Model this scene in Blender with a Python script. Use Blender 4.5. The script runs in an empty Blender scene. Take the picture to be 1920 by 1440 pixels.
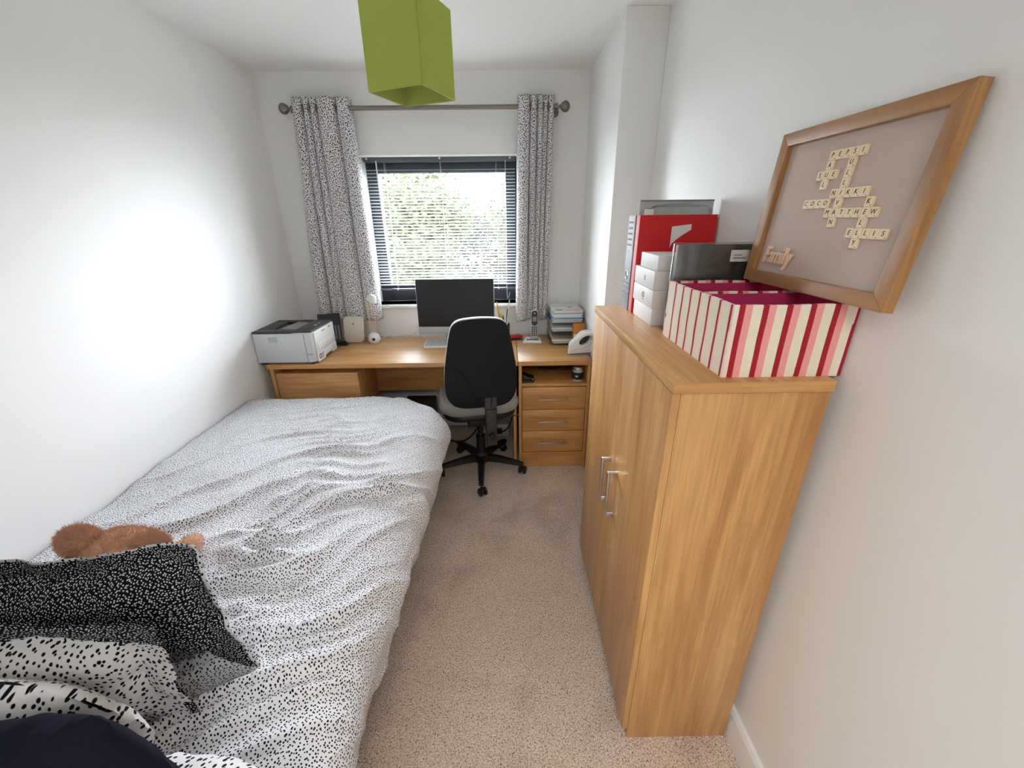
import bpy, bmesh, math, random
import numpy as np
from mathutils import Vector, Matrix, noise

random.seed(7)
S = bpy.context.scene
COL = S.collection
PI = math.pi

# ------------------------------------------------------------------ camera
F_PX, CAM_H = 760.35, 1.5056
cam_d = bpy.data.cameras.new('camera')
cam_d.sensor_width = 36.0
cam_d.lens = F_PX / 1920 * 36
cam_d.clip_start = 0.02
cam = bpy.data.objects.new('camera', cam_d)
COL.objects.link(cam)
Rv = Vector((0.99985313, -0.01385703, -0.01008422))
Uv = Vector((0.01456682, 0.37716423, 0.92603183))
Fv = Vector((0.00902864, 0.92604272, -0.37731069))
cam.matrix_world = Matrix((
    (Rv.x, Uv.x, -Fv.x, 0), (Rv.y, Uv.y, -Fv.y, 0),
    (Rv.z, Uv.z, -Fv.z, CAM_H), (0, 0, 0, 1)))
S.camera = cam

# ------------------------------------------------------------------ sky, lights, exposure
W = bpy.data.worlds.new('overcast_sky')
S.world = W
W.use_nodes = True
bg = W.node_tree.nodes['Background']
bg.inputs[0].default_value = (0.91, 0.965, 1.04, 1)
bg.inputs[1].default_value = 15.0
S.view_settings.view_transform = 'Standard'
S.view_settings.look = 'None'
S.view_settings.gamma = 1.0
S.view_settings.use_curve_mapping = False
S.view_settings.exposure = 2.15
S.cycles.max_bounces = 10
S.cycles.diffuse_bounces = 7
S.cycles.transparent_max_bounces = 16
S.cycles.sample_clamp_indirect = 6.0
S.cycles.use_denoising = True


def area_light(name, loc, rot, sx, sy, power, color=(1, 1, 1), portal=False):
    d = bpy.data.lights.new(name, 'AREA')
    d.shape = 'RECTANGLE'
    d.size, d.size_y = sx, sy
    d.energy = power
    d.color = color
    if portal:
        d.cycles.is_portal = True
    o = bpy.data.objects.new(name, d)
    COL.objects.link(o)
    o.location = loc
    o.rotation_euler = rot
    return o


area_light('window_portal', (-0.42, 3.135, 1.41), (-PI / 2, 0, 0), 1.0, 0.95, 1, portal=True)
area_light('hall_fill_light', (-0.1, -1.0, 2.28), (0, 0, 0), 1.1, 1.1, 7.5, (1.0, 1.0, 0.98))  # added fill over the unseen landing, brightens the room through the doorway

# ------------------------------------------------------------------ room measures
XL, XR, YB, ZC = -1.455, 0.687, 2.87, 2.307
XCH, YCH = 0.506, 2.105          # boxed-in corner on the right
YF = -0.22                       # wall behind the camera


# ------------------------------------------------------------------ materials
def lin(c):
    return tuple(((v / 255 + 0.055) / 1.055) ** 2.4 if v > 10 else v / 255 / 12.92 for v in c) + (1,)


MATS = {}


def pmat(name, rgb, rough=0.5, metal=0.0, spec=0.5, bump=None, **kw):
    """plain principled material with a faint procedural variation"""
    m = bpy.data.materials.new(name)
    m.use_nodes = True
    nt = m.node_tree
    b = nt.nodes['Principled BSDF']
    c = lin(rgb)
    tc = nt.nodes.new('ShaderNodeTexCoord')
    no = nt.nodes.new('ShaderNodeTexNoise')
    no.inputs['Scale'].default_value = kw.get('nscale', 9)
    nt.links.new(tc.outputs['Object'], no.inputs['Vector'])
    mx = nt.nodes.new('ShaderNodeMix')
    mx.data_type = 'RGBA'
    v = kw.get('var', 0.05)
    mx.inputs[6].default_value = tuple(x * (1 - v) for x in c[:3]) + (1,)
    mx.inputs[7].default_value = tuple(min(1, x * (1 + v)) for x in c[:3]) + (1,)
    nt.links.new(no.outputs['Fac'], mx.inputs[0])
    nt.links.new(mx.outputs[2], b.inputs['Base Color'])
    b.inputs['Roughness'].default_value = rough
    b.inputs['Metallic'].default_value = metal
    b.inputs['Specular IOR Level'].default_value = spec
    if 'sheen' in kw:
        b.inputs['Sheen Weight'].default_value = kw['sheen']
    if 'trans' in kw:
        b.inputs['Transmission Weight'].default_value = kw['trans']
    if 'alpha' in kw:
        b.inputs['Alpha'].default_value = kw['alpha']
    if bump:
        n2 = nt.nodes.new('ShaderNodeTexNoise')
        n2.inputs['Scale'].default_value = bump[0]
        n2.inputs['Detail'].default_value = 4
        nt.links.new(tc.outputs['Object'], n2.inputs['Vector'])
        bp = nt.nodes.new('ShaderNodeBump')
        bp.inputs['Strength'].default_value = bump[1]
        bp.inputs['Distance'].default_value = kw.get('bdist', 0.002)
        nt.links.new(n2.outputs['Fac'], bp.inputs['Height'])
        nt.links.new(bp.outputs['Normal'], b.inputs['Normal'])
    MATS[name] = m
    return m


def wood(name, axis, light=(217, 168, 104), dark=(184, 130, 72), rough=0.42):
    m = bpy.data.materials.new(name)
    m.use_nodes = True
    nt = m.node_tree
    b = nt.nodes['Principled BSDF']
    tc = nt.nodes.new('ShaderNodeTexCoord')

    def layer(across, along, detail, dist):
        mp = nt.nodes.new('ShaderNodeMapping')
        s = [across] * 3
        s[axis] = along
        mp.inputs['Scale'].default_value = s
        nt.links.new(tc.outputs['Object'], mp.inputs['Vector'])
        n = nt.nodes.new('ShaderNodeTexNoise')
        n.inputs['Scale'].default_value = 1
        n.inputs['Detail'].default_value = detail
        n.inputs['Distortion'].default_value = dist
        nt.links.new(mp.outputs[0], n.inputs['Vector'])
        return n
    a = layer(16, 1.4, 4, 0.9)
    f = layer(130, 5, 3, 0.2)
    r = nt.nodes.new('ShaderNodeValToRGB')
    r.color_ramp.elements[0].position = 0.32
    r.color_ramp.elements[0].color = lin(dark)
    r.color_ramp.elements[1].position = 0.66
    r.color_ramp.elements[1].color = lin(light)
    nt.links.new(a.outputs['Fac'], r.inputs[0])
    mx = nt.nodes.new('ShaderNodeMix')
    mx.data_type = 'RGBA'
    mx.blend_type = 'MULTIPLY'
    mx.inputs[0].default_value = 0.45
    r2 = nt.nodes.new('ShaderNodeValToRGB')
    r2.color_ramp.elements[0].position = 0.35
    r2.color_ramp.elements[0].color = (0.62, 0.56, 0.5, 1)
    r2.color_ramp.elements[1].position = 0.6
    nt.links.new(f.outputs['Fac'], r2.inputs[0])
    nt.links.new(r.outputs[0], mx.inputs[6])
    nt.links.new(r2.outputs[0], mx.inputs[7])
    nt.links.new(mx.outputs[2], b.inputs['Base Color'])
    b.inputs['Roughness'].default_value = rough
    b.inputs['Specular IOR Level'].default_value = 0.5
    b.inputs['Coat Weight'].default_value = 0.5
    b.inputs['Coat Roughness'].default_value = 0.42
    MATS[name] = m
    return m


def dots(name, ground, dot, scale, radius, vary=0.16, squash=0.8, rand=0.85, rot=0.5):
    """printed cotton: irregular dots laid out in the cloth's own UV metres"""
    m = bpy.data.materials.new(name)
    m.use_nodes = True
    nt = m.node_tree
    b = nt.nodes['Principled BSDF']
    uv = nt.nodes.new('ShaderNodeUVMap')
    no = nt.nodes.new('ShaderNodeTexNoise')
    no.inputs['Scale'].default_value = scale * 0.7
    no.inputs['Detail'].default_value = 0
    nt.links.new(uv.outputs[0], no.inputs['Vector'])
    ad = nt.nodes.new('ShaderNodeVectorMath')
    ad.operation = 'MULTIPLY_ADD'
    ad.inputs[1].default_value = (0.16 / scale,) * 3
    nt.links.new(no.outputs['Color'], ad.inputs[0])
    nt.links.new(uv.outputs[0], ad.inputs[2])
    mp = nt.nodes.new('ShaderNodeMapping')
    mp.inputs['Rotation'].default_value = (0, 0, rot)
    mp.inputs['Scale'].default_value = (1, squash, 1)
    nt.links.new(ad.outputs[0], mp.inputs['Vector'])
    vo = nt.nodes.new('ShaderNodeTexVoronoi')
    vo.voronoi_dimensions = '2D'
    vo.inputs['Scale'].default_value = scale
    vo.inputs['Randomness'].default_value = rand
    nt.links.new(mp.outputs[0], vo.inputs['Vector'])
    sp = nt.nodes.new('ShaderNodeSeparateColor')
    nt.links.new(vo.outputs['Color'], sp.inputs[0])
    r = nt.nodes.new('ShaderNodeMath')
    r.operation = 'MULTIPLY_ADD'
    r.inputs[1].default_value = vary
    r.inputs[2].default_value = radius - vary / 2
    nt.links.new(sp.outputs[0], r.inputs[0])
    su = nt.nodes.new('ShaderNodeMath')
    su.operation = 'SUBTRACT'
    nt.links.new(r.outputs[0], su.inputs[0])
    nt.links.new(vo.outputs['Distance'], su.inputs[1])
    mu = nt.nodes.new('ShaderNodeMath')
    mu.operation = 'MULTIPLY_ADD'
    mu.use_clamp = True
    mu.inputs[1].default_value = 14
    mu.inputs[2].default_value = 0.5
    nt.links.new(su.outputs[0], mu.inputs[0])
    mx = nt.nodes.new('ShaderNodeMix')
    mx.data_type = 'RGBA'
    mx.inputs[6].default_value = lin(ground)
    mx.inputs[7].default_value = lin(dot)
    nt.links.new(mu.outputs[0], mx.inputs[0])
    nt.links.new(mx.outputs[2], b.inputs['Base Color'])
    b.inputs['Roughness'].default_value = 0.85
    b.inputs['Specular IOR Level'].default_value = 0.2
    wv = nt.nodes.new('ShaderNodeTexNoise')
    wv.inputs['Scale'].default_value = 45
    wv.inputs['Detail'].default_value = 5
    nt.links.new(uv.outputs[0], wv.inputs['Vector'])
    bp = nt.nodes.new('ShaderNodeBump')
    bp.inputs['Strength'].default_value = 0.25
    bp.inputs['Distance'].default_value = 0.004
    nt.links.new(wv.outputs['Fac'], bp.inputs['Height'])
    nt.links.new(bp.outputs[0], b.inputs['Normal'])
    MATS[name] = m
    return m


def stripes(name, axis, period=0.048, phase=0.0, cuts=(0.25, 0.56), pink=(238, 160, 158)):
    m = bpy.data.materials.new(name)
    m.use_nodes = True
    nt = m.node_tree
    b = nt.nodes['Principled BSDF']
    uv = nt.nodes.new('ShaderNodeUVMap')
    sp = nt.nodes.new('ShaderNodeSeparateXYZ')
    nt.links.new(uv.outputs[0], sp.inputs[0])
    # a saw-toothed weave edge
    wv = nt.nodes.new('ShaderNodeMath')
    wv.operation = 'SINE'
    k = nt.nodes.new('ShaderNodeMath')
    k.operation = 'MULTIPLY'
    k.inputs[1].default_value = 12.5
    nt.links.new(sp.outputs[1], k.inputs[0])
    nt.links.new(k.outputs[0], wv.inputs[0])
    a = nt.nodes.new('ShaderNodeMath')
    a.operation = 'MULTIPLY_ADD'
    a.inputs[1].default_value = 0.0005
    nt.links.new(wv.outputs[0], a.inputs[0])
    nt.links.new(sp.outputs[0], a.inputs[2])
    d = nt.nodes.new('ShaderNodeMath')
    d.operation = 'MULTIPLY_ADD'
    d.inputs[1].default_value = 1 / period
    d.inputs[2].default_value = phase
    nt.links.new(a.outputs[0], d.inputs[0])
    fr = nt.nodes.new('ShaderNodeMath')
    fr.operation = 'FRACT'
    nt.links.new(d.outputs[0], fr.inputs[0])
    r = nt.nodes.new('ShaderNodeValToRGB')
    r.color_ramp.interpolation = 'CONSTANT'
    e = r.color_ramp.elements
    e[0].position = 0
    e[0].color = lin((164, 24, 42))
    e[1].position = cuts[0]
    e[1].color = lin(pink)
    n = e.new(cuts[1])
    n.color = lin((236, 226, 208))
    nt.links.new(fr.outputs[0], r.inputs[0])
    nt.links.new(r.outputs[0], b.inputs['Base Color'])
    b.inputs['Roughness'].default_value = 0.9
    tn = nt.nodes.new('ShaderNodeTexNoise')
    tn.inputs['Scale'].default_value = 420
    nt.links.new(uv.outputs[0], tn.inputs['Vector'])
    bp = nt.nodes.new('ShaderNodeBump')
    bp.inputs['Strength'].default_value = 0.5
    bp.inputs['Distance'].default_value = 0.002
    nt.links.new(tn.outputs['Fac'], bp.inputs['Height'])
    nt.links.new(bp.outputs[0], b.inputs['Normal'])
    MATS[name] = m
    return m


def carpet_mat(name):
    m = bpy.data.materials.new(name)
    m.use_nodes = True
    nt = m.node_tree
    b = nt.nodes['Principled BSDF']
    tc = nt.nodes.new('ShaderNodeTexCoord')

    def nz(s, det, dis=0):
        n = nt.nodes.new('ShaderNodeTexNoise')
        n.inputs['Scale'].default_value = s
        n.inputs['Detail'].default_value = det
        n.inputs['Distortion'].default_value = dis
        nt.links.new(tc.outputs['Object'], n.inputs['Vector'])
        return n
    fine = nz(230, 4, 0.8)
    r = nt.nodes.new('ShaderNodeValToRGB')
    e = r.color_ramp.elements
    e[0].position = 0.34
    e[0].color = lin((140, 119, 104))
    e[1].position = 0.64
    e[1].color = lin((246, 230, 216))
    n = e.new(0.47)
    n.color = lin((218, 198, 181))
    nt.links.new(fine.outputs['Fac'], r.inputs[0])
    big = nz(4.5, 3, 0.4)
    r2 = nt.nodes.new('ShaderNodeValToRGB')
    r2.color_ramp.elements[0].position = 0.36
    r2.color_ramp.elements[0].color = (0.8, 0.78, 0.76, 1)
    r2.color_ramp.elements[1].position = 0.56
    nt.links.new(big.outputs['Fac'], r2.inputs[0])
    mx = nt.nodes.new('ShaderNodeMix')
    mx.data_type = 'RGBA'
    mx.blend_type = 'MULTIPLY'
    mx.inputs[0].default_value = 0.8
    nt.links.new(r.outputs[0], mx.inputs[6])
    nt.links.new(r2.outputs[0], mx.inputs[7])
    nt.links.new(mx.outputs[2], b.inputs['Base Color'])
    b.inputs['Roughness'].default_value = 1
    b.inputs['Specular IOR Level'].default_value = 0.05
    b.inputs['Sheen Weight'].default_value = 0.15
    bp = nt.nodes.new('ShaderNodeBump')
    bp.inputs['Strength'].default_value = 0.9
    bp.inputs['Distance'].default_value = 0.006
    nt.links.new(fine.outputs['Fac'], bp.inputs['Height'])
    nt.links.new(bp.outputs[0], b.inputs['Normal'])
    MATS[name] = m
    return m


def glass_mat(name, tint=(1, 1, 1, 1), refl=0.06, rough=0.02):
    m = bpy.data.materials.new(name)
    m.use_nodes = True
    nt = m.node_tree
    nt.nodes.remove(nt.nodes['Principled BSDF'])
    out = nt.nodes['Material Output']
    t = nt.nodes.new('ShaderNodeBsdfTransparent')
    t.inputs[0].default_value = tint
    g = nt.nodes.new('ShaderNodeBsdfGlossy')
    g.inputs['Roughness'].default_value = rough
    f = nt.nodes.new('ShaderNodeLayerWeight')
    f.inputs[0].default_value = 0.25
    k = nt.nodes.new('ShaderNodeMath')
    k.operation = 'MULTIPLY_ADD'
    k.inputs[1].default_value = 0.5
    k.inputs[2].default_value = refl
    k.use_clamp = True
    nt.links.new(f.outputs['Fresnel'], k.inputs[0])
    mx = nt.nodes.new('ShaderNodeMixShader')
    nt.links.new(k.outputs[0], mx.inputs[0])
    nt.links.new(t.outputs[0], mx.inputs[1])
    nt.links.new(g.outputs[0], mx.inputs[2])
    nt.links.new(mx.outputs[0], out.inputs[0])
    MATS[name] = m
    return m


WALL = pmat('wall_paint', (240, 240, 239), 0.75, var=0.012, nscale=2, spec=0.25, bump=(160, 0.06))
LANDING = pmat('landing_paint', (236, 236, 234), 0.8)
CEIL = pmat('ceiling_paint', (245, 245, 243), 0.8, var=0.01, nscale=2, spec=0.2)
GLOSS = pmat('white_gloss_paint', (232, 232, 230), 0.35, var=0.01)
CARPET = carpet_mat('carpet_pile')
WZ = wood('oak_laminate_upright', 2)
WX = wood('oak_laminate_lengthwise', 0)
WY = wood('oak_laminate_depthwise', 1)
WFR = wood('oak_frame_horizontal', 1, (188, 140, 82), (150, 102, 52), 0.45)
WFZ = wood('oak_frame_upright', 2, (188, 140, 82), (150, 102, 52), 0.45)
STEEL = pmat('brushed_steel', (190, 188, 184), 0.32, 0.9, var=0.03)
PEWTER = pmat('pewter_metal', (138, 132, 124), 0.3, 0.9, var=0.04)
CHROME = pmat('chrome', (215, 215, 215), 0.12, 1.0)
COPPER = pmat('rose_copper', (222, 176, 152), 0.35, 0.6)
ANTH = pmat('anthracite_frame', (52, 56, 64), 0.4, var=0.04)
SLAT = pmat('blind_slat', (228, 233, 233), 0.35, 0.1, var=0.02)
BLINDRAIL = pmat('blind_rail', (92, 98, 106), 0.4, 0.2)
CORD = pmat('white_cord', (225, 225, 225), 0.7)
GLASS = glass_mat('window_glass')
CLEAR = glass_mat('clear_plastic', (0.9, 0.92, 0.92, 1), 0.1, 0.12)
D_DUVET = dots('spotted_cotton', (232, 232, 236), (16, 17, 26), 152, 0.25, 0.1, squash=1.0, rand=0.72)
D_CURT = dots('spotted_curtain', (226, 225, 227), (16, 16, 20), 100, 0.29, 0.12, squash=1.0, rand=0.75)
D_PILL = dots('spotted_pillow_cotton', (232, 231, 231), (16, 17, 26), 96, 0.24, 0.12, squash=0.85, rand=0.75)
D_DARK = dots('dark_spotted_cotton', (14, 15, 20), (225, 225, 225), 175, 0.25, 0.1, 1.0, rand=0.75)
NAVY = pmat('navy_cloth', (16, 18, 34), 0.9, spec=0.15, bump=(300, 0.2))
WHITEP = pmat('white_plastic', (226, 227, 226), 0.4, var=0.015)
PRINTW = pmat('printer_white', (218, 220, 220), 0.45, var=0.015)
PRINTSIDE = pmat('printer_grey_white', (205, 208, 210), 0.45, var=0.015)
CREAM = pmat('cream_plastic', (222, 212, 198), 0.4, var=0.015)
DGREY = pmat('dark_grey_plastic', (52, 52, 54), 0.5)
BLACKP = pmat('black_plastic', (20, 20, 22), 0.42)
BLACKG = pmat('black_gloss', (9, 9, 11), 0.12)
SCREEN = pmat('screen_black', (24, 25, 29), 0.5, var=0.02)
MIDGREY = pmat('mid_grey_plastic', (128, 130, 132), 0.5)
LGREY = pmat('light_grey_plastic', (186, 188, 190), 0.45)
CHAIRBK = pmat('charcoal_fabric', (31, 33, 37), 0.85, spec=0.2, bump=(500, 0.25))
CHAIRGY = pmat('grey_fabric', (150, 149, 147), 0.9, spec=0.2, bump=(400, 0.2))
CHAIRRIM = pmat('pale_grey_fabric', (196, 200, 202), 0.85, spec=0.2)
GREEN = pmat('lime_cloth_shade', (172, 186, 88), 0.8, spec=0.2, bump=(700, 0.15), var=0.06)
GREENIN = pmat('lime_shade_lining', (172, 182, 98), 0.8, spec=0.2)
RED = pmat('red_card', (204, 18, 24), 0.5, var=0.04)
PINKSP = pmat('pink_card_spine', (228, 130, 134), 0.6)
LINING = pmat('magenta_lining', (186, 44, 96), 0.85, var=0.1)
BINDER = pmat('grey_binder', (142, 146, 152), 0.5)
PAPER = pmat('white_paper', (230, 230, 228), 0.8, var=0.015)
PAPERY = pmat('cream_paper', (226, 206, 168), 0.8)
PAPERB = pmat('blue_card', (120, 176, 208), 0.7)
PAPERG = pmat('grey_paper', (182, 184, 186), 0.8)
PAPERDG = pmat('green_card', (34, 84, 62), 0.7)
ORANGE = pmat('orange_box', (196, 124, 56), 0.6)
FOLDERD = pmat('dark_folder', (66, 63, 60), 0.45)
BOXW = pmat('white_box_card', (226, 225, 223), 0.5, var=0.01)
INK = pmat('dark_ink', (30, 28, 28), 0.6)
INKB = pmat('blue_ink', (70, 88, 130), 0.6)
INKG = pmat('grey_ink', (120, 118, 120), 0.7)
TILE = pmat('letter_tile_wood', (236, 218, 178), 0.5, var=0.06, nscale=60)
TILELET = pmat('tile_print', (42, 26, 20), 0.7)
BOARD = pmat('taupe_board', (198, 180, 168), 0.85, var=0.03)
PALEWOOD = pmat('pale_cut_wood', (244, 214, 180), 0.6)
FUR = pmat('ginger_fur', (194, 148, 116), 0.95, spec=0.1, var=0.3, nscale=28, sheen=0.3)
REDP = pmat('red_plastic', (170, 22, 34), 0.35)
PENG = pmat('green_pen', (190, 200, 60), 0.4)
PENO = pmat('orange_pen', (226, 170, 70), 0.4)
LABELW = pmat('label_white', (222, 218, 212), 0.7)
BARK = pmat('bark', (92, 76, 62), 0.9, bump=(20, 0.6), var=0.2)
LEAF = pmat('leaf_green', (34, 38, 29), 0.9, spec=0.05, var=0.35, nscale=1.2)
LEAF2 = pmat('leaf_yellow_green', (44, 48, 33), 0.9, spec=0.05, var=0.35, nscale=1.4)
LEAF3 = pmat('leaf_dull', (35, 37, 33), 0.9, spec=0.05, var=0.35, nscale=1.0)
GRASS = pmat('lawn', (52, 60, 40), 0.95, spec=0.05, var=0.2)
BRICK = pmat('outer_render', (176, 168, 158), 0.9)
STR_X = stripes('striped_weave', 0, 0.0463, 0.784)
STR_S = stripes('striped_weave_side', 0, 0.0463, 0.3, (0.17, 0.34), (244, 212, 206))


# ------------------------------------------------------------------ mesh building
def rot(ax, a):
    return Matrix.Rotation(a, 4, ax)


def T(x, y, z):
    return Matrix.Translation((x, y, z))


class MB:
    def __init__(self):
        self.bm = bmesh.new()

    def take(self, t, M=None, mi=0):
        if M is not None:
            bmesh.ops.transform(t, matrix=M, verts=t.verts)
        for f in t.faces:
            f.material_index = mi
        me = bpy.data.meshes.new('tmp')
        t.to_mesh(me)
        t.free()
        self.bm.from_mesh(me)
        bpy.data.meshes.remove(me)
        return self

    def box(self, x0, x1, y0, y1, z0, z1, bev=0.0, seg=2, M=None, mi=0):
        t = bmesh.new()
        bmesh.ops.create_cube(t, size=1)
        bmesh.ops.transform(t, matrix=T((x0 + x1) / 2, (y0 + y1) / 2, (z0 + z1) / 2) @
                            Matrix.Diagonal((x1 - x0, y1 - y0, z1 - z0, 1)), verts=t.verts)
        if bev > 0:
            bmesh.ops.bevel(t, geom=t.edges[:], offset=bev, segments=seg, profile=0.5, affect='EDGES')
        return self.take(t, M, mi)

    def cyl(self, p0, p1, r0, r1=None, seg=20, mi=0, M=None):
        r1 = r0 if r1 is None else r1
        p0, p1 = Vector(p0), Vector(p1)
        d = p1 - p0
        t = bmesh.new()
        bmesh.ops.create_cone(t, cap_ends=True, segments=seg, radius1=r0, radius2=r1, depth=d.length)
        q = d.to_track_quat('Z', 'Y').to_matrix().to_4x4()
        bmesh.ops.transform(t, matrix=T(*((p0 + p1) / 2)) @ q, verts=t.verts)
        return self.take(t, M, mi)

    def lathe(self, prof, seg=28, M=None, mi=0):
        t = bmesh.new()
        rings = []
        for r, z in prof:
            if r < 1e-6:
                rings.append([t.verts.new((0, 0, z))])
            else:
                rings.append([t.verts.new((r * math.cos(2 * PI * k / seg), r * math.sin(2 * PI * k / seg), z)) for k in range(seg)])
        for a, b in zip(rings, rings[1:]):
            for k in range(seg):
                k2 = (k + 1) % seg
                vs = [a[k % len(a)], a[k2 % len(a)], b[k2 % len(b)], b[k % len(b)]]
                u = []
                for v in vs:
                    if v not in u:
                        u.append(v)
                if len(u) > 2:
                    t.faces.new(u)
        for end in (rings[0], rings[-1]):
            if len(end) > 2:
                t.faces.new(end)
        bmesh.ops.recalc_face_normals(t, faces=t.faces)
        return self.take(t, M, mi)

    def prism(self, pts, z0, z1, bev=0.0, seg=2, M=None, mi=0):
        """outline in local xy pushed along z"""
        t = bmesh.new()
        lo = [t.verts.new((x, y, z0)) for x, y in pts]
        hi = [t.verts.new((x, y, z1)) for x, y in pts]
        n = len(pts)
        a = t.faces.new(lo[::-1])
        b = t.faces.new(hi)
        for k in range(n):
            t.faces.new((lo[k], lo[(k + 1) % n], hi[(k + 1) % n], hi[k]))
        bmesh.ops.recalc_face_normals(t, faces=t.faces)
        if bev > 0:
            es = [e for e in t.edges if abs(e.verts[0].co.z - e.verts[1].co.z) < 1e-7]
            bmesh.ops.bevel(t, geom=es, offset=bev, segments=seg, profile=0.5, affect='EDGES')
        return self.take(t, M, mi)

    def tube(self, pts, r, seg=8, mi=0, M=None, closed=False):
        pts = [Vector(p) for p in pts]
        t = bmesh.new()
        n = len(pts)
        rings = []
        up = None
        for k, p in enumerate(pts):
            if closed:
                d = pts[(k + 1) % n] - pts[k - 1]
            else:
                d = pts[min(k + 1, n - 1)] - pts[max(k - 1, 0)]
            d.normalize()
            if up is None:
                up = d.orthogonal().normalized()
            up = (up - d * up.dot(d))
            if up.length < 1e-6:
                up = d.orthogonal()
            up.normalize()
            s = d.cross(up)
            rr = r[k] if isinstance(r, (list, tuple)) else r
            rings.append([t.verts.new(p + (up * math.cos(2 * PI * j / seg) + s * math.sin(2 * PI * j / seg)) * rr) for j in range(seg)])
        for k in range(n if closed else n - 1):
            a, b = rings[k], rings[(k + 1) % n]
            for j in range(seg):
                t.faces.new((a[j], a[(j + 1) % seg], b[(j + 1) % seg], b[j]))
        if not closed:
            t.faces.new(rings[0][::-1])
            t.faces.new(rings[-1])
        bmesh.ops.recalc_face_normals(t, faces=t.faces)
        return self.take(t, M, mi)

    def ball(self, c, r, seg=20, M=None, mi=0):
        t = bmesh.new()
        bmesh.ops.create_uvsphere(t, u_segments=seg, v_segments=max(8, seg // 2), radius=1)
        rr = r if isinstance(r, (list, tuple)) else (r, r, r)
        bmesh.ops.transform(t, matrix=T(*c) @ Matrix.Diagonal((*rr, 1)), verts=t.verts)
        return self.take(t, M, mi)


def rrect(w, h, r, n=6, cx=0, cy=0):
    out = []
    for sx, sy, a0 in ((1, 1, 0), (-1, 1, PI / 2), (-1, -1, PI), (1, -1, 1.5 * PI)):
        for k in range(n + 1):
            a = a0 + PI / 2 * k / n
            out.append((cx + sx * (w / 2 - r) + r * math.cos(a), cy + sy * (h / 2 - r) + r * math.sin(a)))
    return out


def spline(pts, n=12):
    """Catmull-Rom through 3-D points"""
    P = [Vector(p) for p in pts]
    P = [P[0] * 2 - P[1]] + P + [P[-1] * 2 - P[-2]]
    out = []
    for k in range(1, len(P) - 2):
        a, b, c, d = P[k - 1:k + 3]
        for j in range(n):
            t = j / n
            out.append(0.5 * ((2 * b) + (c - a) * t + (2 * a - 5 * b + 4 * c - d) * t * t + (3 * b - a - 3 * c + d) * t ** 3))
    out.append(P[-2])
    return out


WLOC = {}


def tag(o, label=None, cat=None, group=None, kind=None):
    if label:
        o['label'] = label
    if cat:
        o['category'] = cat
    if group:
        o['group'] = group
    if kind:
        o['kind'] = kind
    return o


def obj(name, mb, mats, parent=None, sharp=0.6, label=None, cat=None, group=None, kind=None):
    if isinstance(mb, bpy.types.Mesh):
        me = mb
    else:
        bm = mb.bm if isinstance(mb, MB) else mb
        me = bpy.data.meshes.new(name)
        bm.to_mesh(me)
        bm.free()
    n = len(me.vertices)
    co = np.empty(n * 3, 'f')
    me.vertices.foreach_get('co', co)
    co = co.reshape(-1, 3)
    lo, hi = co.min(0), co.max(0)
    c = np.array([(lo[0] + hi[0]) / 2, (lo[1] + hi[1]) / 2, lo[2]], 'f')
    co -= c
    me.vertices.foreach_set('co', co.ravel())
    me.polygons.foreach_set('use_smooth', [True] * len(me.polygons))
    me.set_sharp_from_angle(angle=sharp)
    me.update()
    for m in (mats if isinstance(mats, (list, tuple)) else [mats]):
        me.materials.append(m)
    o = bpy.data.objects.new(name, me)
    COL.objects.link(o)
    w = Vector([float(x) for x in c])
    if parent is not None:
        o.parent = parent
        o.location = w - WLOC[parent]
    else:
        o.location = w
    WLOC[o] = w
    return tag(o, label, cat, group, kind)


def thing(name, loc, label, cat, group=None, kind=None):
    o = bpy.data.objects.new(name, None)
    o.empty_display_size = 0.1
    COL.objects.link(o)
    o.location = loc
    WLOC[o] = Vector(loc)
    return tag(o, label, cat, group, kind)


def again(src, delta, parent=None):
    """one more object sharing the mesh, moved by delta"""
    c = src.copy()
    COL.objects.link(c)
    c.parent = parent if parent is not None else src.parent
    c.location = Vector(src.location) + Vector(delta)
    WLOC[c] = WLOC[src] + Vector(delta)
    return c


def B(*a, **k):
    return MB().box(*a, **k)


def text_mesh(txt, size, depth, shear=0.0, offset=0.0, bevel=0.0):
    cu = bpy.data.curves.new('txt', 'FONT')
    cu.body = txt
    cu.size = size
    cu.extrude = depth / 2
    cu.shear = shear
    cu.offset = offset
    cu.bevel_depth = bevel
    cu.resolution_u = 3
    cu.align_x = 'CENTER'
    cu.align_y = 'CENTER'
    o = bpy.data.objects.new('txt', cu)
    COL.objects.link(o)
    dg = bpy.context.evaluated_depsgraph_get()
    me = bpy.data.meshes.new_from_object(o.evaluated_get(dg))
    t = bmesh.new()
    t.from_mesh(me)
    bpy.data.objects.remove(o)
    bpy.data.curves.remove(cu)
    bpy.data.meshes.remove(me)
    return t


def grid_mesh(P, UV, flip=False, wrap=False):
    """P (n,m,3), UV (n,m,2) numpy -> bmesh with uv layer; faces touching nan are left out"""
    n, m = P.shape[:2]
    bm = bmesh.new()
    uvl = bm.loops.layers.uv.new('UVMap')
    vs = [[None if np.isnan(P[i, j, 0]) else bm.verts.new(P[i, j]) for j in range(m)] for i in range(n)]
    for i in range(n - 1):
        for j in range(m - 1):
            q = [(i, j), (i + 1, j), (i + 1, j + 1), (i, j + 1)]
            if flip:
                q = q[::-1]
            v = [vs[a][b] for a, b in q]
            if None in v:
                continue
            f = bm.faces.new(v)
            for l, (a, b) in zip(f.loops, q):
                l[uvl].uv = UV[a, b]
    return bm


# ================================================================== THE ROOM
def struct(name, mb, mats, parent=None, label=None, **k):
    return obj(name, mb, mats, parent, label=label, kind='structure' if parent is None else None, **k)


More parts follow.
